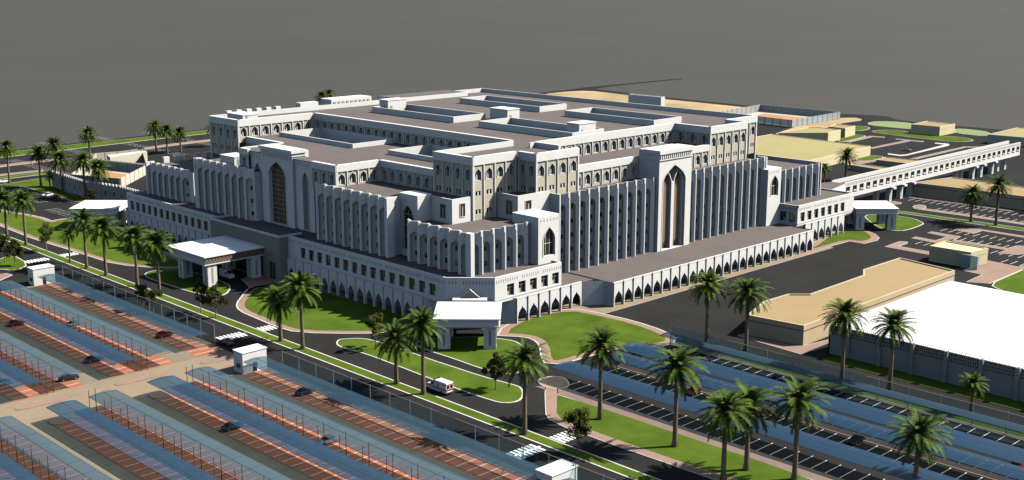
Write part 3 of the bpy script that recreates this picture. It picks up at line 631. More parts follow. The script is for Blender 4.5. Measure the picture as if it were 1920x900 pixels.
def gallery(side, plane, a0, a1, zb, ztop, fascia=2.3, rows=(), step=4.08, wins=True):
    """one wall of arched bays between a0 and a1; zb floor of the arched storey; rows = bottoms of square windows below it"""
    F = RF(plane) if side == 'R' else LF(plane); n = max(1, round((a1-a0-.8)/step)); st = (a1-a0)/n; mb = MB(); zf = ztop-fascia; zlow = min([zb]+[r-.7 for r in rows]); foot = zlow-1.6
    prof = [(h,q+zb) for h, q in AW]
    for i in range(n):
        s, c = a0+st*i, a0+st*(i+.5)
        opening(mb, F, s, s+st, zb, zf, c, prof, .95, 'cream', 'white', None, -.25)
        top = zb
        for r in rows: opening(mb, F, s, s+st, r-.7, top, c, [(h,q+r) for h, q in SQ], .3, 'cream', 'white', None, -.25); top = r-.7
        if i: mb.obox(F,s-.17,s+.17,-.25,.05,foot,zf,'white')
    mb.obox(F,a0,a0+.55,-.25,.03,foot,zf,'white'); mb.obox(F,a1-.55,a1,-.25,.03,foot,zf,'white'); mb.face([F(a0,-.25,foot),F(a1,-.25,foot),F(a1,-.25,zlow),F(a0,-.25,zlow)],'cream')
    mb.obox(F,a0,a1,-1.2,.08,zf,ztop,'white')
    hp('gallery_wall', mb.mesh('gallery_wall'))
    if wins:
        for i in range(n):
            c = a0+st*(i+.5)
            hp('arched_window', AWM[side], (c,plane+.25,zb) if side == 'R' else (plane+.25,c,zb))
            for r in rows: hp('square_window', SQM[side], (c,plane+.25,r) if side == 'R' else (plane+.25,c,r))
gallery('R',240.5,219.5,236.0,33.9,40.8,2.3,(30.0,24.9)); gallery('L',219.4,240.5,257.0,33.9,40.8,2.3,(30.0,24.9))
gallery('R',233.2,236.4,253.9,33.9,40.8,2.3,(30.0,)); gallery('L',236.4,233.2,240.45,33.9,40.8,2.3,(30.0,))
gallery('R',250.0,254.0,318.6,34.6,40.8); gallery('L',318.6,235.3,249.9,34.6,40.8); gallery('R',235.3,318.6,339.0,33.9,40.8,2.3,(30.0,)); gallery('R',243.5,339.2,356.5,33.9,40.8,2.3,(30.0,))
gallery('L',250.5,258,357.9,34.6,40.8); gallery('L',219.4,358,376,33.9,40.8,2.3,(30.0,)); gallery('R',358.0,219.5,250.3,34.6,40.8)
gallery('R',235.4,254,283,28.8,35.1,2.0); gallery('R',235.4,299,318.5,28.8,35.1,2.0)
gallery('L',206.2,284.8,297,28.8,35.0,2.0); gallery('R',284.8,206.4,222.2,28.8,35.0,2.0); gallery('L',222.2,257.2,284.7,28.8,35.0,2.0)
gallery('L',206.2,331.3,336.4,28.8,35.0,2.0); gallery('L',222.2,336.6,357.9,28.8,35.0,2.0)
# bodies and decks of the upper storeys
U = [(219.9,241),(236.9,241),(236.9,233.7),(253.4,233.7),(253.4,250.5),(319.1,250.5),(319.1,235.8),(338.5,235.8),(338.5,244),(356,244),(356,384),(341,384),(341,376),(219.9,376),(219.9,358.5),(251,358.5),(251,256.5),(219.9,256.5)]
WELLS = [(275,290,311,356),(319,333.5,313,357),(273.3,288,254,296.5),(316.4,331.3,257,298)]
mb = MB(); rectdeck(mb, U, WELLS, 39.2, 'deck'); hp('roof_deck', mb.mesh('roof_deck'))
mb = MB()
UI = offset(U,-1.3)
for i in range(len(U)):
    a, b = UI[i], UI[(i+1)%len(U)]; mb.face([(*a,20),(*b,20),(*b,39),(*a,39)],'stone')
for x0, x1, y0, y1 in ((356,356.5,243.6,384.5),(341,356,384,384.5),(340.5,341,376.5,384.5),(219.4,340.5,376,376.5)): mb.box(x0,x1,y0,y1,13,40.8,'white')
mb.box(253.0,253.95,240.5,250,20,40.8,'white'); mb.box(338.6,339.1,235.4,243.6,20,40.8,'white'); mb.box(251.0,253.6,250.1,250.6,39,40.8,'white'); mb.box(219.5,250.6,256.6,257.05,20,40.8,'white')
split_parts('upper_wall', mb)
def well(x0,x1,y0,y1,zd,h,depth=4.5,inner='white'):
    mb = MB()
    for a in ((x0,x1,y0,y0+.5),(x0,x1,y1-.5,y1),(x0,x0+.5,y0+.5,y1-.5),(x1-.5,x1,y0+.5,y1-.5)): mb.box(*a,zd-depth,zd+h,inner)
    mb.face([(x0,y0,zd-depth),(x1,y0,zd-depth),(x1,y1,zd-depth),(x0,y1,zd-depth)],'wallgrey'); hp('light_well', mb.mesh('light_well'))
for r in WELLS: well(*r, 39.2, 2.1)
M = [(206.7,285.3),(222.7,285.3),(222.7,257.2),(250.5,257.2),(250.5,358),(222.7,358),(222.7,336.5),(206.7,336.5)]; MW = [(232.8,250.4,311.9,353.5),(232.8,250.4,259,294)]
mb = MB(); rectdeck(mb, M, MW, 34.6, 'deck')
for a in ((206.3,222.2,336.0,336.5),): mb.box(*a,28.6,35,'white')
mb.face([(254,235.9,34.6),(318.6,235.9,34.6),(318.6,250,34.6),(254,250,34.6)],'deck'); split_parts('roof_deck', mb)
for r in MW: well(*r, 34.6, 1.4, 7)
def plant_room(x0,x1,y0,y1,z0,z1):
    mb = MB(); mb.box(x0,x1,y0,y1,z0,z1,'white'); mb.box(x0-.15,x1+.15,y0-.15,y1+.15,z1,z1+.25,'whiteroof'); mb.box(x0+1,x0+2,y0-.06,y0,z0+.1,z0+2.1,'wallgrey'); hp('plant_room', mb.mesh('plant_room'))
plant_room(291,296.8,301,309.8,39.2,43.1); plant_room(279.4,287.2,256.8,262,39.2,43.1); plant_room(280.4,289,353.4,358.5,39.2,43.2); plant_room(224,230,362,372,39.2,41.6)
plant_room(206.8,212.6,340.5,349,28.5,31.2)
mb = MB()
for i in range(6): mb.box(228+4.1*i,230.0+4.1*i,378.6,380,36,41.5,'white')
mb.box(258,266,377,380,36,42.2,'white')
mb.box(304,341,376.55,390,20,40.7,'white','deck'); mb.box(226,304,376.55,386,13,39.6,'white','deck'); mb.box(272,291,377,384,39.7,42.5,'white','whiteroof')
for i in range(9): mb.box(273+2.0*i,274+2.0*i,376.8,377,40.2,41.5,'stone')
split_parts('rear_wing', mb)
# --- canopies over the entrances (free-standing)
def canopy(name, label, c, u, wd, dp, zt, fascia, piers, strip=None, lat=False):
    """centre c, wd along u, dp across; piers = [(a,b)]"""
    t = thing(name, label, 'canopy', (*c,0)); v = (-u[1], u[0]); F = lambda a, b, z: (a*u[0]+b*v[0], a*u[1]+b*v[1], z)
    r = MB(); r.obox(F,-wd/2-.4,wd/2+.4,-dp/2-.4,dp/2+.4,zt-.35,zt,'whiteroof')
    if strip: r.obox(F,-wd*.28,wd*.28,dp/2+.4,dp/2+4.5,zt-.1,zt+.4,'whiteroof')
    r.obj('roof', t)
    f = MB(); f.obox(F,-wd/2,wd/2,-dp/2,dp/2,zt-fascia,zt-.35,'white'); f.obox(F,-wd/2-.25,wd/2+.25,-dp/2-.25,dp/2+.25,zt-fascia-.25,zt-fascia,'white'); f.obj('fascia', t)
    if lat:
        q = MB(); n = 18
        for s in (-1,):
            for i in range(n):
                a0, a1 = -wd/2+wd*i/n, -wd/2+wd*(i+1)/n
                for z0, z1 in ((zt-fascia+.1,zt-.45),(zt-.45,zt-fascia+.1)): q.face([F(a0,-dp/2-.06,z0),F(a1,-dp/2-.06,z1),F(a1,-dp/2-.06,z1+.22),F(a0,-dp/2-.06,z0+.22)],'lattice')
            q.obox(F,-wd/2,wd/2,-dp/2-.03,-dp/2-.01,zt-fascia+.05,zt-.4,'brown')
        q.obj('lattice_band', t)
    pm = MB(); pm.box(-1.5,1.5,-1.5,1.5,0,zt-fascia-.25,'white')
    for s in (-1,1):
        pm.box(-.3,.3,1.5*s-.03,1.5*s+.03,1,zt-fascia-1.2,'wallgrey'); pm.box(1.5*s-.03,1.5*s+.03,-.3,.3,1,zt-fascia-1.2,'wallgrey')
    pm = pm.mesh('pier')
    for a, b in piers: link('pier', pm, t, F(a,b,0), math.atan2(u[1],u[0]))
    return t
s2 = .70711
canopy('entrance_canopy', 'white canopy with brown lattice band, shading the drive before the tall street entrance', (185.3,317.5), (1,0), 20.5, 21.2, 9.3, 2.4, [(-7.9,-8.9),(-7.9,5.2),(7.0,-8.9),(7.0,5.2)], lat=True)
canopy('entrance_canopy', 'bright white canopy on four piers before the chamfered near corner', (194.7,215.5), (s2,-s2), 15.6, 15.0, 8.0, 1.9, [(-5.6,-5.4),(5.6,-5.4),(-5.6,5.4),(5.6,5.4)], strip=True)
canopy('entrance_canopy', 'white canopy beside the start of the footbridge', (392.2,217.6), (s2,-s2), 14.6, 14.6, 8.0, 1.9, [(-5.6,-5.4),(5.6,-5.4),(-5.6,5.4),(5.6,5.4)])
canopy('entrance_canopy', 'white canopy half in shadow beside the garden wall', (193.8,411.5), (s2,-s2), 15.5, 15.5, 8.0, 1.9, [(-5.6,-5.4),(5.6,-5.4),(-5.6,5.4),(5.6,5.4)])
# ---------------------------------------------------------------- footbridge
t = thing('footbridge', 'long white covered footbridge on concrete pylons', 'bridge', (405,239,0))
BL = 158; F = frame((0,-2.7),(1,.013),(0,-1)); B2 = frame((0,2.7),(1,.013),(0,-1)); mb = MB(); n = 31; st = BL/n
pw = [(1.55,7.5),(1.55,10.2)]
for i in range(n): opening(mb, F, st*i, st*(i+1), 6, 12, st*(i+.5), pw, .45, 'white', 'white')
a = .4
while a < BL: mb.obox(F,a,a+.5,-.04,.02,10.65,11.7,'stone'); mb.obox(B2,a,a+.5,-.44,-.40,11.0,11.9,'stone'); a += 1.15
mb.obox(F,0,BL,-.4,-.01,11.2,12.02,'white'); mb.obox(F,0,BL,0,.18,6,6.35,'white')
mb.obox(B2,0,BL,-.4,0,6,12.2,'white')
mb.obj('side_wall', t)
mb = MB(); mb.obox(F,0,BL,-5.2,-.4,10.6,10.8,'deck'); mb.obox(F,0,BL,-5.2,-.1,5.95,6.3,'white'); mb.obj('bridge_deck', t)
wm = MB(); wm.obox(F,-1.55,1.55,-.44,-.38,7.5,10.2,'darkglass'); wm.obox(F,-.5,1.55,-.30,-.05,8.05,8.5,'white'); wm.obox(F,-1.55,-1.0,-.4,-.28,7.5,10.2,'brown'); wm = wm.mesh('window')
for i in range(n): link('window', wm, t, (st*(i+.5), .013*st*(i+.5), 0))
pm = MB(); pm.box(-.9,.9,-.9,.9,0,5.9,'white'); pm.box(-1.1,1.1,-2.6,2.6,5.2,5.96,'white'); pm.box(-.2,.2,-.93,.93,.6,4.8,'wallgrey'); pm = pm.mesh('pylon')
for x, y in ((437.5,1.6),(441.8,-1.6),(450.8,-1.6),(458.8,-1.6),(507,1.8),(512,1.8),(517,-1.2),(525,-1.2),(537,-1),(546,.4),(553.5,.4)): link('pylon', pm, t, (x-405, y+.013*(x-405), 0))
mb = MB(); mb.prism([(381.7,231),(405,236),(405,241.8),(381.7,249)],6,11.8,'white','deck'); mb.prism([(380.2,232),(381.65,232),(381.65,250),(380.2,250)],6,13.4,'white'); tag(mb.obj('bridge_landing'),'white landing block joining hospital and footbridge','bridge landing')
# ---------------------------------------------------------------- plain buildings around
def block(name, label, poly, h, wm, rm, parapet=.7, belt=True, doors=()):
    c = (sum(p[0] for p in poly)/len(poly), sum(p[1] for p in poly)/len(poly)); L = [(p[0]-c[0],p[1]-c[1]) for p in poly]
    t = thing(name, label, 'building', (*c,0)); mb = MB(); n = len(L)
    for i in range(n):
        a, b = L[i], L[(i+1)%n]; mb.face([(*a,0),(*b,0),(*b,h),(*a,h)], wm)
    mb.obj('wall', t)
    r = MB(); ins = offset(L, -.45); r.face([(*p,h-parapet) for p in ins], rm)
    for i in range(n):
        a, b, c2, d = L[i], L[(i+1)%n], ins[(i+1)%n], ins[i]; r.face([(*a,h),(*b,h),(*c2,h),(*d,h)], wm); r.face([(*d,h-parapet),(*c2,h-parapet),(*c2,h),(*d,h)], wm)
    r.obj('roof', t)
    if belt:
        b = MB(); o1 = offset(L, .07)
        for i in range(n): b.face([(*o1[i],h-1.5),(*o1[(i+1)%n],h-1.5),(*o1[(i+1)%n],h-1.28),(*o1[i],h-1.28)], 'brown' if wm == 'tanwall' else wm); b.face([(*o1[i],h-1.28),(*o1[(i+1)%n],h-1.28),(*L[(i+1)%n],h-1.28),(*L[i],h-1.28)], wm)
        b.obj('string_course', t)
    return t
block('tan_building','long flat-roofed tan building between black forecourt and white hall',[(250.9,155.2),(331,155.8),(334.5,175),(313,175),(307,171.5),(278,170.8),(274,174.8),(263,175.2),(249,170.6)],5.2,'tanwall','tanroof',.35)
bt = block('small_tan_building','small tan building with slanted glazed corner among the far parking bays',[(357.4,163.5),(367,162.5),(367.5,177),(357,177)],5.0,'olivewall','olivewall',.3)
mb = MB(); mb.prism([(-6.5,-9.5),(-5.2,-9.5),(-5.2,-7),(-6.5,-4.2)],0,4.4,'paleglass'); mb.obj('glazed_corner', bt)
block('olive_building','large low building with olive roof behind the hospital end',[(547,306),(551.5,367),(520,366),(462,352),(462,300)],4.8,'olivewall','olive',.25)
block('olive_annex','olive annex with stepped end just past the walled court',[(589,348),(590,362),(585,366),(553,364),(573,346)],5.5,'olivewall','olive',.3)
block('olive_annex','small cream end pavilion on the grass beyond the olive annex',[(611,352),(612,365),(598,361),(597,350)],5.3,'olivewall','tanroof',.3)
block('pavilion','cream pavilion standing alone on the far grass oval',[(641.5,317.3),(660,317.5),(661,335),(640.5,334)],5.3,'olivewall','tanroof',.3)
block('tan_hall','pale hall at the far end of the footbridge',[(632,285.5),(672,287),(690,250),(634,262)],4.9,'creamwall','olive',.3)
block('tan_building','broad tan building behind the two far palms, below the footbridge',[(460,237),(484,232.5),(481,188),(450,150),(446,166),(461.5,192),(461.5,214)],5.5,'tanwall','tanroof',.3)
block('flat_shed','flat tan shed among dark yards above the footbridge',[(524.8,290.2),(535.6,291.5),(537.2,270),(524.5,268)],2.2,'tanwall','tanroof',.2,False)
block('flat_shed','flat tan shed next to the palm just above the footbridge',[(501,290),(506,291),(505,266),(497,266)],2.4,'tanwall','tanroof',.2,False)
block('far_pavilion','long white arcaded pavilion on the sand behind the hospital roof',[(626,503),(630,503),(630,531),(626,531)],9.3,'white','whiteroof',.3,False)
# white sports hall with lattice-topped wall
HX, HY = 250.3, 120
t = thing('white_hall', 'big hall with bright white flat roof behind a lattice-topped wall', 'building', (HX,HY,0))
R = [(250.75,147.7),(311.4,147.7),(311,60),(250.75,60)]; mb = MB(); mb.prism([(p[0]-HX,p[1]-HY) for p in R],0,7.1,'hallshade','whiteroof'); mb.obj('roof', t)
mb = MB(); F = frame((0,-60),(0,1),(-1,0)); L = 87.9
mb.obox(F,0,L,-.4,0,0,4.3,'wallgrey'); mb.obox(F,0,L,-.5,.15,4.3,4.75,'wallgrey'); F9 = frame((0,27.9),(1,0),(0,1)); mb.obox(F9,0,64,-.4,0,0,4.3,'wallgrey'); mb.obj('boundary_wall', t)
def lattice_grid(F, L, z0, z1, name, par, r=.09):
    q = MB(); s = 1.0; nz = int((z1-z0)/.75)
    for i in range(int(L/s)):
        for k in range(nz):
            c = i*s+(k%2)*.5; z = z0+k*.75+.4; pts = [(c+.42*math.cos(j*math.pi/3), z+.46*math.sin(j*math.pi/3)) for j in range(6)]
            for j in range(6):
                a, b = pts[j], pts[(j+1)%6]; ia = [(c+(p[0]-c)*.68, z+(p[1]-z)*.68) for p in (a,b)]
                q.face([F(a[0],0,a[1]),F(b[0],0,b[1]),F(ia[1][0],0,ia[1][1]),F(ia[0][0],0,ia[0][1])],'kerb')
    q.obj(name, par)
lattice_grid(frame((0,-60),(0,1),(-1,0)), 88, 4.8, 7.85, 'lattice_screen', t); lattice_grid(frame((0,27.95),(1,0),(0,1)), 60, 4.8, 7.4, 'lattice_screen', t)
pm = MB(); pm.box(-.55,.35,-.45,.45,0,7.3,'wallgrey'); pm = pm.mesh('pilaster')  # grey puts the pilasters' shade into their colour
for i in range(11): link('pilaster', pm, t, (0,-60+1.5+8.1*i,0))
sheet_g = sheet('wall_foot_grass', [(244.6,146),(249.8,146),(249.8,60),(244.6,60)], .06, 'grass'); tag(sheet_g, kind='stuff')
raised('footpath', 'tan_b1') if False else None
# walled courts behind
def court(label, poly, h, m, floor, fm):
    c = (sum(p[0] for p in poly)/len(poly), sum(p[1] for p in poly)/len(poly)); L = [(p[0]-c[0],p[1]-c[1]) for p in poly]; t = thing('walled_court', label, 'walled court', (*c,0)); n = len(L)
    for i in range(n):
        a, b = Vector(L[i]), Vector(L[(i+1)%n]); d = (b-a); q = d.normalized(); F = frame(a, q, (-q.y,q.x)); mb = MB(); mb.obox(F,0,d.length,-.2,.2,0,h,m)
        k = 0
        while k < d.length: mb.obox(F,k,k+.3,-.3,.3,0,h+.1,'wallgrey'); k += 6
        mb.obj('wall', t)
    f = MB(); f.face([(p[0]*.97,p[1]*.97,.06) for p in L], 'creamwall'); f.obj('court_floor', t); f = MB(); f.face([(p[0]*.68,p[1]*.68,.12) for p in L], fm); f.obj('playing_field', t)
court('grey walled sports court with orange floor, next to the olive annex',[(614.7,395.9),(672,398.4),(672.2,457.5),(620,452)],4.5,'courtwall',0,'orange')
court('cream walled court with orange floor just behind the garden wall',[(236,480),(262,506),(252,540),(226,505)],4.2,'creamwall',0,'orange')
court('second cream walled court with orange floor, farther back near the white shed',[(263,508),(284,552),(262,556),(253,541)],4.2,'creamwall',0,'orange')
block('long_shed','long white shed behind the cream walled courts',[(259.5,536.5),(281,541.5),(282.5,546),(262,545)],4.6,'creamwall','whiteroof',.2,False)
t = thing('garden_wall','grey crenellated garden wall behind a row of palms','wall',(216,475,0))
mb = MB(); pts = [(1,28.5),(-.5,-5),(4,-26),(4,-60)]
for a, b in zip(pts, pts[1:]):
    a, b = Vector(a), Vector(b); d = b-a; q = d.normalized(); F = frame(a, q, (-q.y,q.x)); mb.obox(F,0,d.length,-.3,.3,0,6.4,'wallgrey'); k = .3
    while k < d.length: mb.obox(F,k,k+1,-.3,.3,6.4,7.1,'white'); k += 2.1
    k = 2
    while k < d.length: mb.obox(F,k,k+.8,-.33,.33,2.2,4,'darkglass'); mb.obox(F,k+2.6,k+3.0,-.42,.42,0,6.5,'wallgrey'); k += 5.4
mb.obj('wall', t)
# ---------------------------------------------------------------- palms
def frond(mb, rng, L, az, el, droop):
    p = Vector((0,0,0)); n = 13; dirv = el; pts = []
    for i in range(n+1):
        pts.append(p.copy()); e_ = dirv-droop*(i/n)**1.35
        p = p+Vector((math.cos(az)*math.cos(e_), math.sin(az)*math.cos(e_), math.sin(e_)))*L/n
    side = Vector((-math.sin(az), math.cos(az), 0))
    for i in range(n):
        a, b = pts[i], pts[i+1]; t = (b-a).normalized(); up = side.cross(t); wd = .05*(1-i/n)+.012
        mb.face([a-side*wd,a+side*wd,b+side*wd,b-side*wd],'frond')
        for k in range(2):
            f = (i+k/2)/n
            if f < .08: continue
            ll = L*.17*math.sin(math.pi*min(1,.16+f*.84))**.7*(.85+.3*rng.random())+.12; q = a+(b-a)*(k/2)
            for s in (-1,1):
                d = (side*s*.80+t*.62-up*(.22+.3*rng.random())-Vector((0,0,.25))).normalized(); w_ = .105
                mb.face([q-t*w_,q+t*w_,q+t*w_*.6+d*ll*.6,q+d*ll+t*.02],'frond')
def palm_meshes(seed, nf=64):
    rng = random.Random(seed); cr = MB()
    for i in range(nf):
        f = i/nf; el = math.radians(84-f*122+rng.uniform(-7,7)); frond(cr, rng, rng.uniform(4.3,5.2)*(1-.22*(f < .18)), i*2.39996+rng.uniform(-.2,.2), el, math.radians(rng.uniform(62,92)*(1-.35*f)))
    for i in range(26):
        a = rng.uniform(0,6.28); cr.tube((0,0,-.9+rng.random()*.9),(.62*math.cos(a),.62*math.sin(a),-.2+rng.random()*.7),.14,.05,'bark',5)
    return cr.mesh('crown')
PALMC = [palm_meshes(s) for s in (1,2,3)]
def trunk_mesh(h, seed):
    rng = random.Random(seed); mb = MB(); n = max(6, int(h/.45)); pr = None
    for i in range(n):
        z0, z1 = h*i/n, h*(i+1)/n; r = .50-.10*min(1,z0/h*1.5)+(.16*(1-z0/1.2) if z0 < 1.2 else 0)
        mb.tube((0,0,z0),(0,0,z1+.02),r*.93,r*1.07,'bark',10,cap=False)
    mb.tube((0,0,h-.9),(0,0,h+.25),.42,.62,'bark',10); return mb.mesh('trunk')
TR = {}
def palm(x, y, top, label, group):
    s = 1.0 if top > 12 else .6; th = top-3.3*s; key = round(th); 
    if key not in TR: TR[key] = trunk_mesh(key/s, key)
    t = thing('palm_tree', label, 'palm tree', (x,y,0), random.uniform(0,6.28), group); t.scale = (s,s,th/key*s if s == 1 else s)
    link('trunk', TR[key], t); link('crown', random.choice(PALMC), t, (0,0,key/s+.1), random.uniform(0,6.28), random.uniform(1.2,1.36))
M_ = 'palms along the street median'; N_ = 'palms by the far left yards'; R_ = 'palms on the lawn beside the asphalt car park'; S_ = 'palms along the service road fence'
for a in ((207,524.5,18.8,'tall palm beside the back car park, end of its row near the photo edge',N_),(213.3,507.1,17.9,'tall palm beside the back car park, second in its row from the photo edge',N_),(217.2,499.7,21.4,'tallest palm behind the grey garden wall corner',N_),(215.3,490.8,16.4,'palm at the corner of the garden wall, overlapped by a taller one',N_),(215,468.9,18.1,'palm in front of the middle of the garden wall',N_),(218,461.9,15.7,'palm before the garden wall, last of its row towards the hospital',N_),(216.1,504.4,7.4,'small young palm at the corner of the garden wall',N_),(266.4,572.2,14.5,'lone palm on the back car park beside the white shed',N_),
 (298.7,566,15.8,'tallest of three palms behind the white shed',N_),(300,556.9,14.8,'middle one of three palms behind the white shed',N_),(307.7,557.3,13.1,'shortest of three palms behind the white shed',N_),(331,563,13.2,'palm half hidden by the far corner tower of the hospital',N_),
 (161,398.7,18.3,'median palm just past the two dark trees by the far guard booth',M_),(160.9,414,16.6,'median palm cut by the photo edge',M_),(160.7,364.8,10.8,'small median palm beside the crosswalk at the far guard booth',M_),(160.9,353.6,18,'tall median palm before the half shadowed canopy, first after the small palm',M_),(160.9,340.8,18,'tall median palm before the half shadowed canopy, second after the small palm',M_),(161.6,322.5,17.8,'tall median palm before the lattice canopy, one of a pair, towards the far booth',M_),(161.3,308.9,18.1,'tall median palm whose crown meets the lattice canopy roof',M_),(161.2,247.9,13.7,'shorter median palm at the middle crosswalk',M_),(161.3,238.6,18.5,'tall median palm in front of the middle lawn',M_),(161.5,202.7,13.6,"shorter median palm behind the ambulance's tall palm",M_),(161.5,193.4,18.6,'tall median palm right in front of the ambulance',M_),(160.6,161.3,18.5,'tall median palm beside the lowest crosswalk',M_),
 (177.6,156.5,18.9,'palm on the lawn strip, first after the curved footpath',R_),(177,136.6,19.1,'second palm on the lawn strip from the curved footpath',R_),(180.1,111.7,18.1,'tall palm on the lawn strip, cut at its foot by the photo edge',R_),(169.9,120,16.6,'lower front palm of a close pair on the lawn strip',R_),(177.5,120.3,15.5,'back palm of a close pair on the lawn strip',R_),(190,93.5,14.2,'palm over the blue shade in the corner of the photo',R_),
 (233.1,171.2,18.7,'palm behind the glazed fence, standing before the black forecourt',S_),(237.9,162.9,17.5,'palm before the end of the long tan building',S_),(235.3,135.1,18.3,'palm before the corner of the white hall and the tan building',S_),(236.8,124.2,17.9,'tall palm before the lattice wall of the white hall',S_),(236.6,105.5,7.7,'small palm at the foot of the lattice wall',S_),
 (425.9,196,13.3,'smaller of two palms on the far green median',None),(425.9,186.6,17.8,'taller of two palms on the far green median',None),(473.7,276.2,14.0,'broad palm above the footbridge start',None),(458.6,277.6,8.5,'palm half hidden behind the far finned block',None),(436,614,17.8,'smaller of two palm tops over the far roof edge',None),(447,622,18.3,'bigger of two palm tops over the far roof edge',None),(437,578,16.2,'single palm tip over the rear roof',None)): palm(*a)
# ---------------------------------------------------------------- broadleaf trees
def crown_mesh(seed, R=3.3, H=5.6, n=4200):
    rng = random.Random(seed); mb = MB(); cl = [(rng.uniform(-1,1)*R*.62, rng.uniform(-1,1)*R*.62, rng.uniform(.12,.92)*H, rng.uniform(.5,1.15)) for _ in range(17)]+[(0,0,H*.9,.7),(0,0,H*.6,1.1)]
    for i in range(n):
        c = cl[i % len(cl)]; d = Vector((rng.gauss(0,1),rng.gauss(0,1),rng.gauss(0,.8))).normalized()*c[3]*rng.random()**.45
        p = Vector(c[:3])+d; a = Vector((rng.gauss(0,1),rng.gauss(0,1),rng.gauss(0,1))).normalized(); b = a.orthogonal().normalized(); s = rng.uniform(.14,.28)
        mb.face([p-a*s,p+b*s*.55,p+a*s,p-b*s*.55],'leaf')
    return mb.mesh('crown')
def limbs_mesh(seed, h):
    rng = random.Random(seed+50); mb = MB(); mb.tube((0,0,0),(0,0,h),.17,.12,'bark',8)
    for i in range(9):
        a = i*2.4; b = Vector((0,0,h*(.75+.25*rng.random()))); e_ = b+Vector((math.cos(a)*1.5,math.sin(a)*1.5,1.2+rng.random()*2)); mb.tube(b,e_,.08,.03,'bark',5)
    return mb.mesh('trunk')
CRM = [crown_mesh(s) for s in (11,12,13)]; TRM = limbs_mesh(3, 3.2)
for i, (x, y, h, lab) in enumerate(((174.1,226.2,8.8,'small dark tree at the narrow tip of the long grass island'),(174.7,184.4,8.8,'small dark tree at the rounded end of the long grass island'),(160.8,147.2,9.3,'bushy tree on the median beside the lowest crosswalk'),(160.3,284.7,8.7,"bushy median tree before the lattice canopy, the one beside the island's kerb"),(160.4,277.1,9.2,'bushy median tree before the lattice canopy, the one beside the drive mouth'),(162.1,385.1,9.3,"bushy tree on the median at the far guard booth's crosswalk"),(145.9,378.9,9.1,'bushy tree behind the far guard booth, the one by the photo edge'),(146.3,372.1,8.9,'bushy tree behind the far guard booth, the one by the crosswalk'),(150.2,297.8,7.4,'shrubby tree behind the street fence, the taller of two'),(150.6,292.5,6.9,'shrubby tree behind the street fence, the lower of two'),(148.5,392,8.5,'dark bushy tree beside the street, cut by the photo edge'),(212,456,5.5,'low bush against the garden wall near the hospital'))):
    t = thing('broadleaf_tree', lab, 'tree', (x,y,0), i*1.3, 'small broadleaf trees'); s = h/8.6; t.scale = (s*.95,s*.95,s)
    link('trunk', TRM, t); link('crown', CRM[i%3], t, (0,0,2.9))
# ---------------------------------------------------------------- vehicles
def loft(mb, secs, m):
    for A, B in zip(secs, secs[1:]):
        n = len(A)
        for i in range(n): mb.face([A[i],A[(i+1)%n],B[(i+1)%n],B[i]], m)
    mb.face(secs[0][::-1], m); mb.face(secs[-1], m)
def car_meshes(col):
    b = MB(); S_ = []
    for x, zt, hw, zb in ((-2.2,.62,.70,.34),(-2.1,.82,.82,.25),(-1.3,.92,.88,.22),(-.4,.95,.90,.22),(.6,.95,.90,.22),(1.5,.97,.88,.22),(2.05,.92,.82,.26),(2.2,.70,.72,.36)):
        S_.append([(x,-hw,zb),(x,-hw,zt*.72),(x,-hw*.9,zt),(x,hw*.9,zt),(x,hw,zt*.72),(x,hw,zb)])
    loft(b, S_, col); r = [(-.05,-.62,1.42),(.95,-.62,1.42),(.95,.62,1.42),(-.05,.62,1.42)]
    b.face([(p[0],p[1],p[2]+.012) for p in r], col)
    g = MB(); base = [(-.95,-.80,.93),(1.75,-.78,.95),(1.75,.78,.95),(-.95,.80,.93)]
    for i in range(4): g.face([base[i],base[(i+1)%4],r[(i+1)%4],r[i]],'glass')
    wh = MB(); wh.tube((0,-.11,0),(0,.11,0),.33,.33,'tyre',14); ri = MB(); ri.tube((0,-.118,0),(0,.118,0),.2,.2,'steel',10)
    hl = MB(); hl.box(-2.19,-2.06,-.12,.12,.58,.74,'lamp'); tl = MB(); tl.box(2.04,2.2,-.13,.13,.66,.82,'red')
    return [m.mesh(n) for m, n in ((b,'body'),(g,'window_glass'),(wh,'tyre'),(ri,'rim'),(hl,'headlight'),(tl,'tail_light'))]
CM = {}
def car(x, y, rz, col, label, z=.02):
    if col not in CM: CM[col] = car_meshes(col)
    b, g, wh, ri, hl, tl = CM[col]; t = thing('parked_car', label, 'car', (x,y,z), rz); link('body', b, t); link('window_glass', g, t)
    for wx in (-1.38,1.35):
        for wy in (-.80,.80): k = link('wheel', wh, t, (wx,wy,.33)); link('rim', ri, k)
    for s in (-1,1): link('headlight', hl, t, (0,.55*s,0)); link('tail_light', tl, t, (0,.6*s,0))
P_ = math.pi
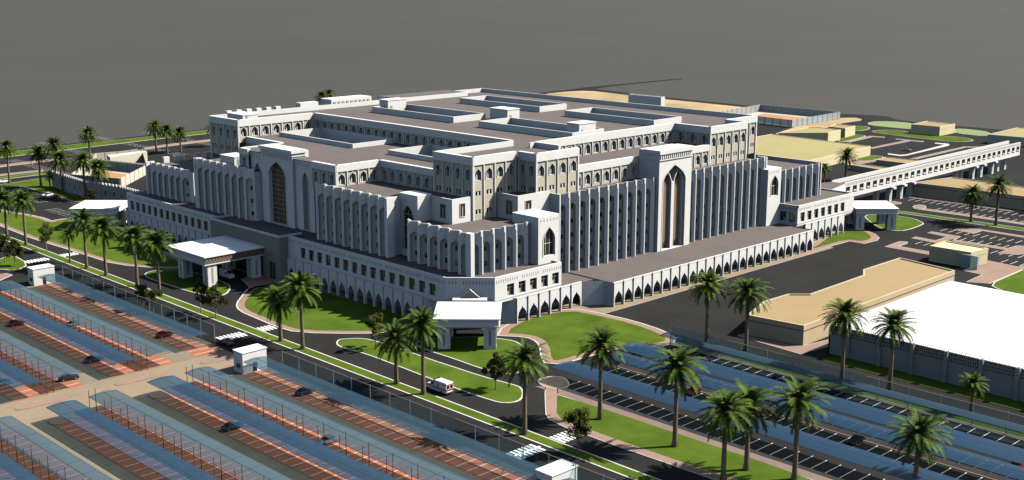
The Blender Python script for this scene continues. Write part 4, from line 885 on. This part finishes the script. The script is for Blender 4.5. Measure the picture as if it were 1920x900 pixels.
for a in ((142.6,271.8,P_,'carred','dark red car in the street-side brick bays beyond the cross aisle'),(120.6,265.2,P_,'carblue','dark blue car in the second brick row just beyond the cross aisle'),(110.5,256.6,P_*.95,'carblack','black car at the end of the third brick row beside the cross aisle'),(143.2,211.6,P_,'carblue','dark blue car in the street-side brick bays before the cross aisle'),(120.8,204.6,P_,'carblue','dark blue car in the second brick row before the cross aisle'),(130.0,297,0,'carsilver','silver car among the posts of the first double row, beyond the cross aisle'),(130.0,185.2,0,'carsilver','silver car among the posts of the first double row, before the cross aisle'),(120.0,308,P_,'carred','red car in the second brick row by the photo edge'),(98.6,263.5,P_,'carsilver','silver car under the dark shade at the photo edge'),(150.3,254.9,P_/2,'carred','dark red car on the street behind the fence'),(203.9,113.2,0,'carblack','black car in the bays beside the paved median of the asphalt car park'),(204,152.8,0,'carred','red car behind a palm in the asphalt car park'),(214,86,0,'carred','red car under the blue shade next to the glazed fence'),(575.5,301.6,P_*.6,'carsilver','silver car alone in the far parking lot'),(205.6,483.4,0,'carwhite','white car beside a black one in the parking row before the garden wall'),(205.6,476.8,0,'carblack','black car beside a white one in the parking row before the garden wall'),(206.4,528.8,0,'carwhite','white car at the end of the green verge by the photo edge'),(296.9,578.2,P_/2,'carblack','black car parked at the back kerb behind the white shed')): car(*a)
def van(name, x, y, rz, label, cat, amb):
    t = thing(name, label, cat, (x,y,.02), rz); b = MB(); S_ = []
    for xx, zt, hw in ((-2.75,1.15,.86),(-2.6,1.35,.94),(-1.75,1.5,.98),(-1.0,2.45,.98),(-.6,2.62,.98),(2.75,2.62,.98),(2.85,2.5,.95)):
        S_.append([(xx,-hw,.4),(xx,-hw,zt*.85),(xx,-hw*.88,zt),(xx,hw*.88,zt),(xx,hw,zt*.85),(xx,hw,.4)])
    loft(b, S_, 'carwhite'); b.obj('body', t)
    g = MB(); g.face([(-1.72,-.8,1.56),(-1.72,.8,1.56),(-1.06,.78,2.38),(-1.06,-.78,2.38)],'glass')
    for s in (-1,1): g.box(-1.4,-.5,.985*s-.008,.985*s+.008,1.45,2.1,'glass')
    for s in (-.45,.45): g.box(2.84,2.90,s-.33,s+.33,1.45,2.1,'glass')
    g.obj('window_glass', t)
    if amb:
        st = MB()
        for s in (-1,1):
            st.box(-2.5,2.8,.985*s-.012,.985*s+.012,1.0,1.28,'red'); st.box(-.8,2.8,.985*s-.010,.985*s+.010,2.14,2.28,'red'); st.box(.55,.75,.985*s-.011,.985*s+.011,1.45,2.0,'red'); st.box(.35,.95,.985*s-.013,.985*s+.013,1.63,1.82,'red')
        st.box(2.84,2.89,-.95,.95,1.0,1.28,'red'); st.box(2.84,2.885,-.95,.95,2.2,2.34,'red'); st.obj('red_stripe', t)
        l = MB(); l.box(-.75,-.4,-.75,.75,2.6,2.82,'glass'); l.box(-.73,-.42,-.7,-.3,2.8,2.86,'red'); l.obj('light_bar', t)
    wh = MB(); wh.tube((0,-.13,0),(0,.13,0),.37,.37,'tyre',14); wh = wh.mesh('tyre'); ri = MB(); ri.tube((0,-.138,0),(0,.138,0),.2,.2,'steel',10); ri = ri.mesh('rim')
    for wx in (-1.75,1.65):
        for wy in (-.88,.88): k = link('wheel', wh, t, (wx,wy,.37)); link('rim', ri, k)
    bp = MB(); bp.box(2.8,2.98,-.95,.95,.4,.62,'darksteel'); bp.obj('bumper', t)
    for s in (-1,1): q = MB(); q.box(2.83,2.9,s*.8-.1,s*.8+.1,.8,.98,'red'); q.obj('tail_light', t)
    return t
am = van('ambulance', 165.4, 192.6, -P_/2, 'white ambulance with red stripes driving along the street', 'ambulance', True); am.scale = (1.2, 1.1, 1.05)
van('white_van', 186, 313.5, P_/2, 'white van waiting under the lattice canopy', 'van', False)
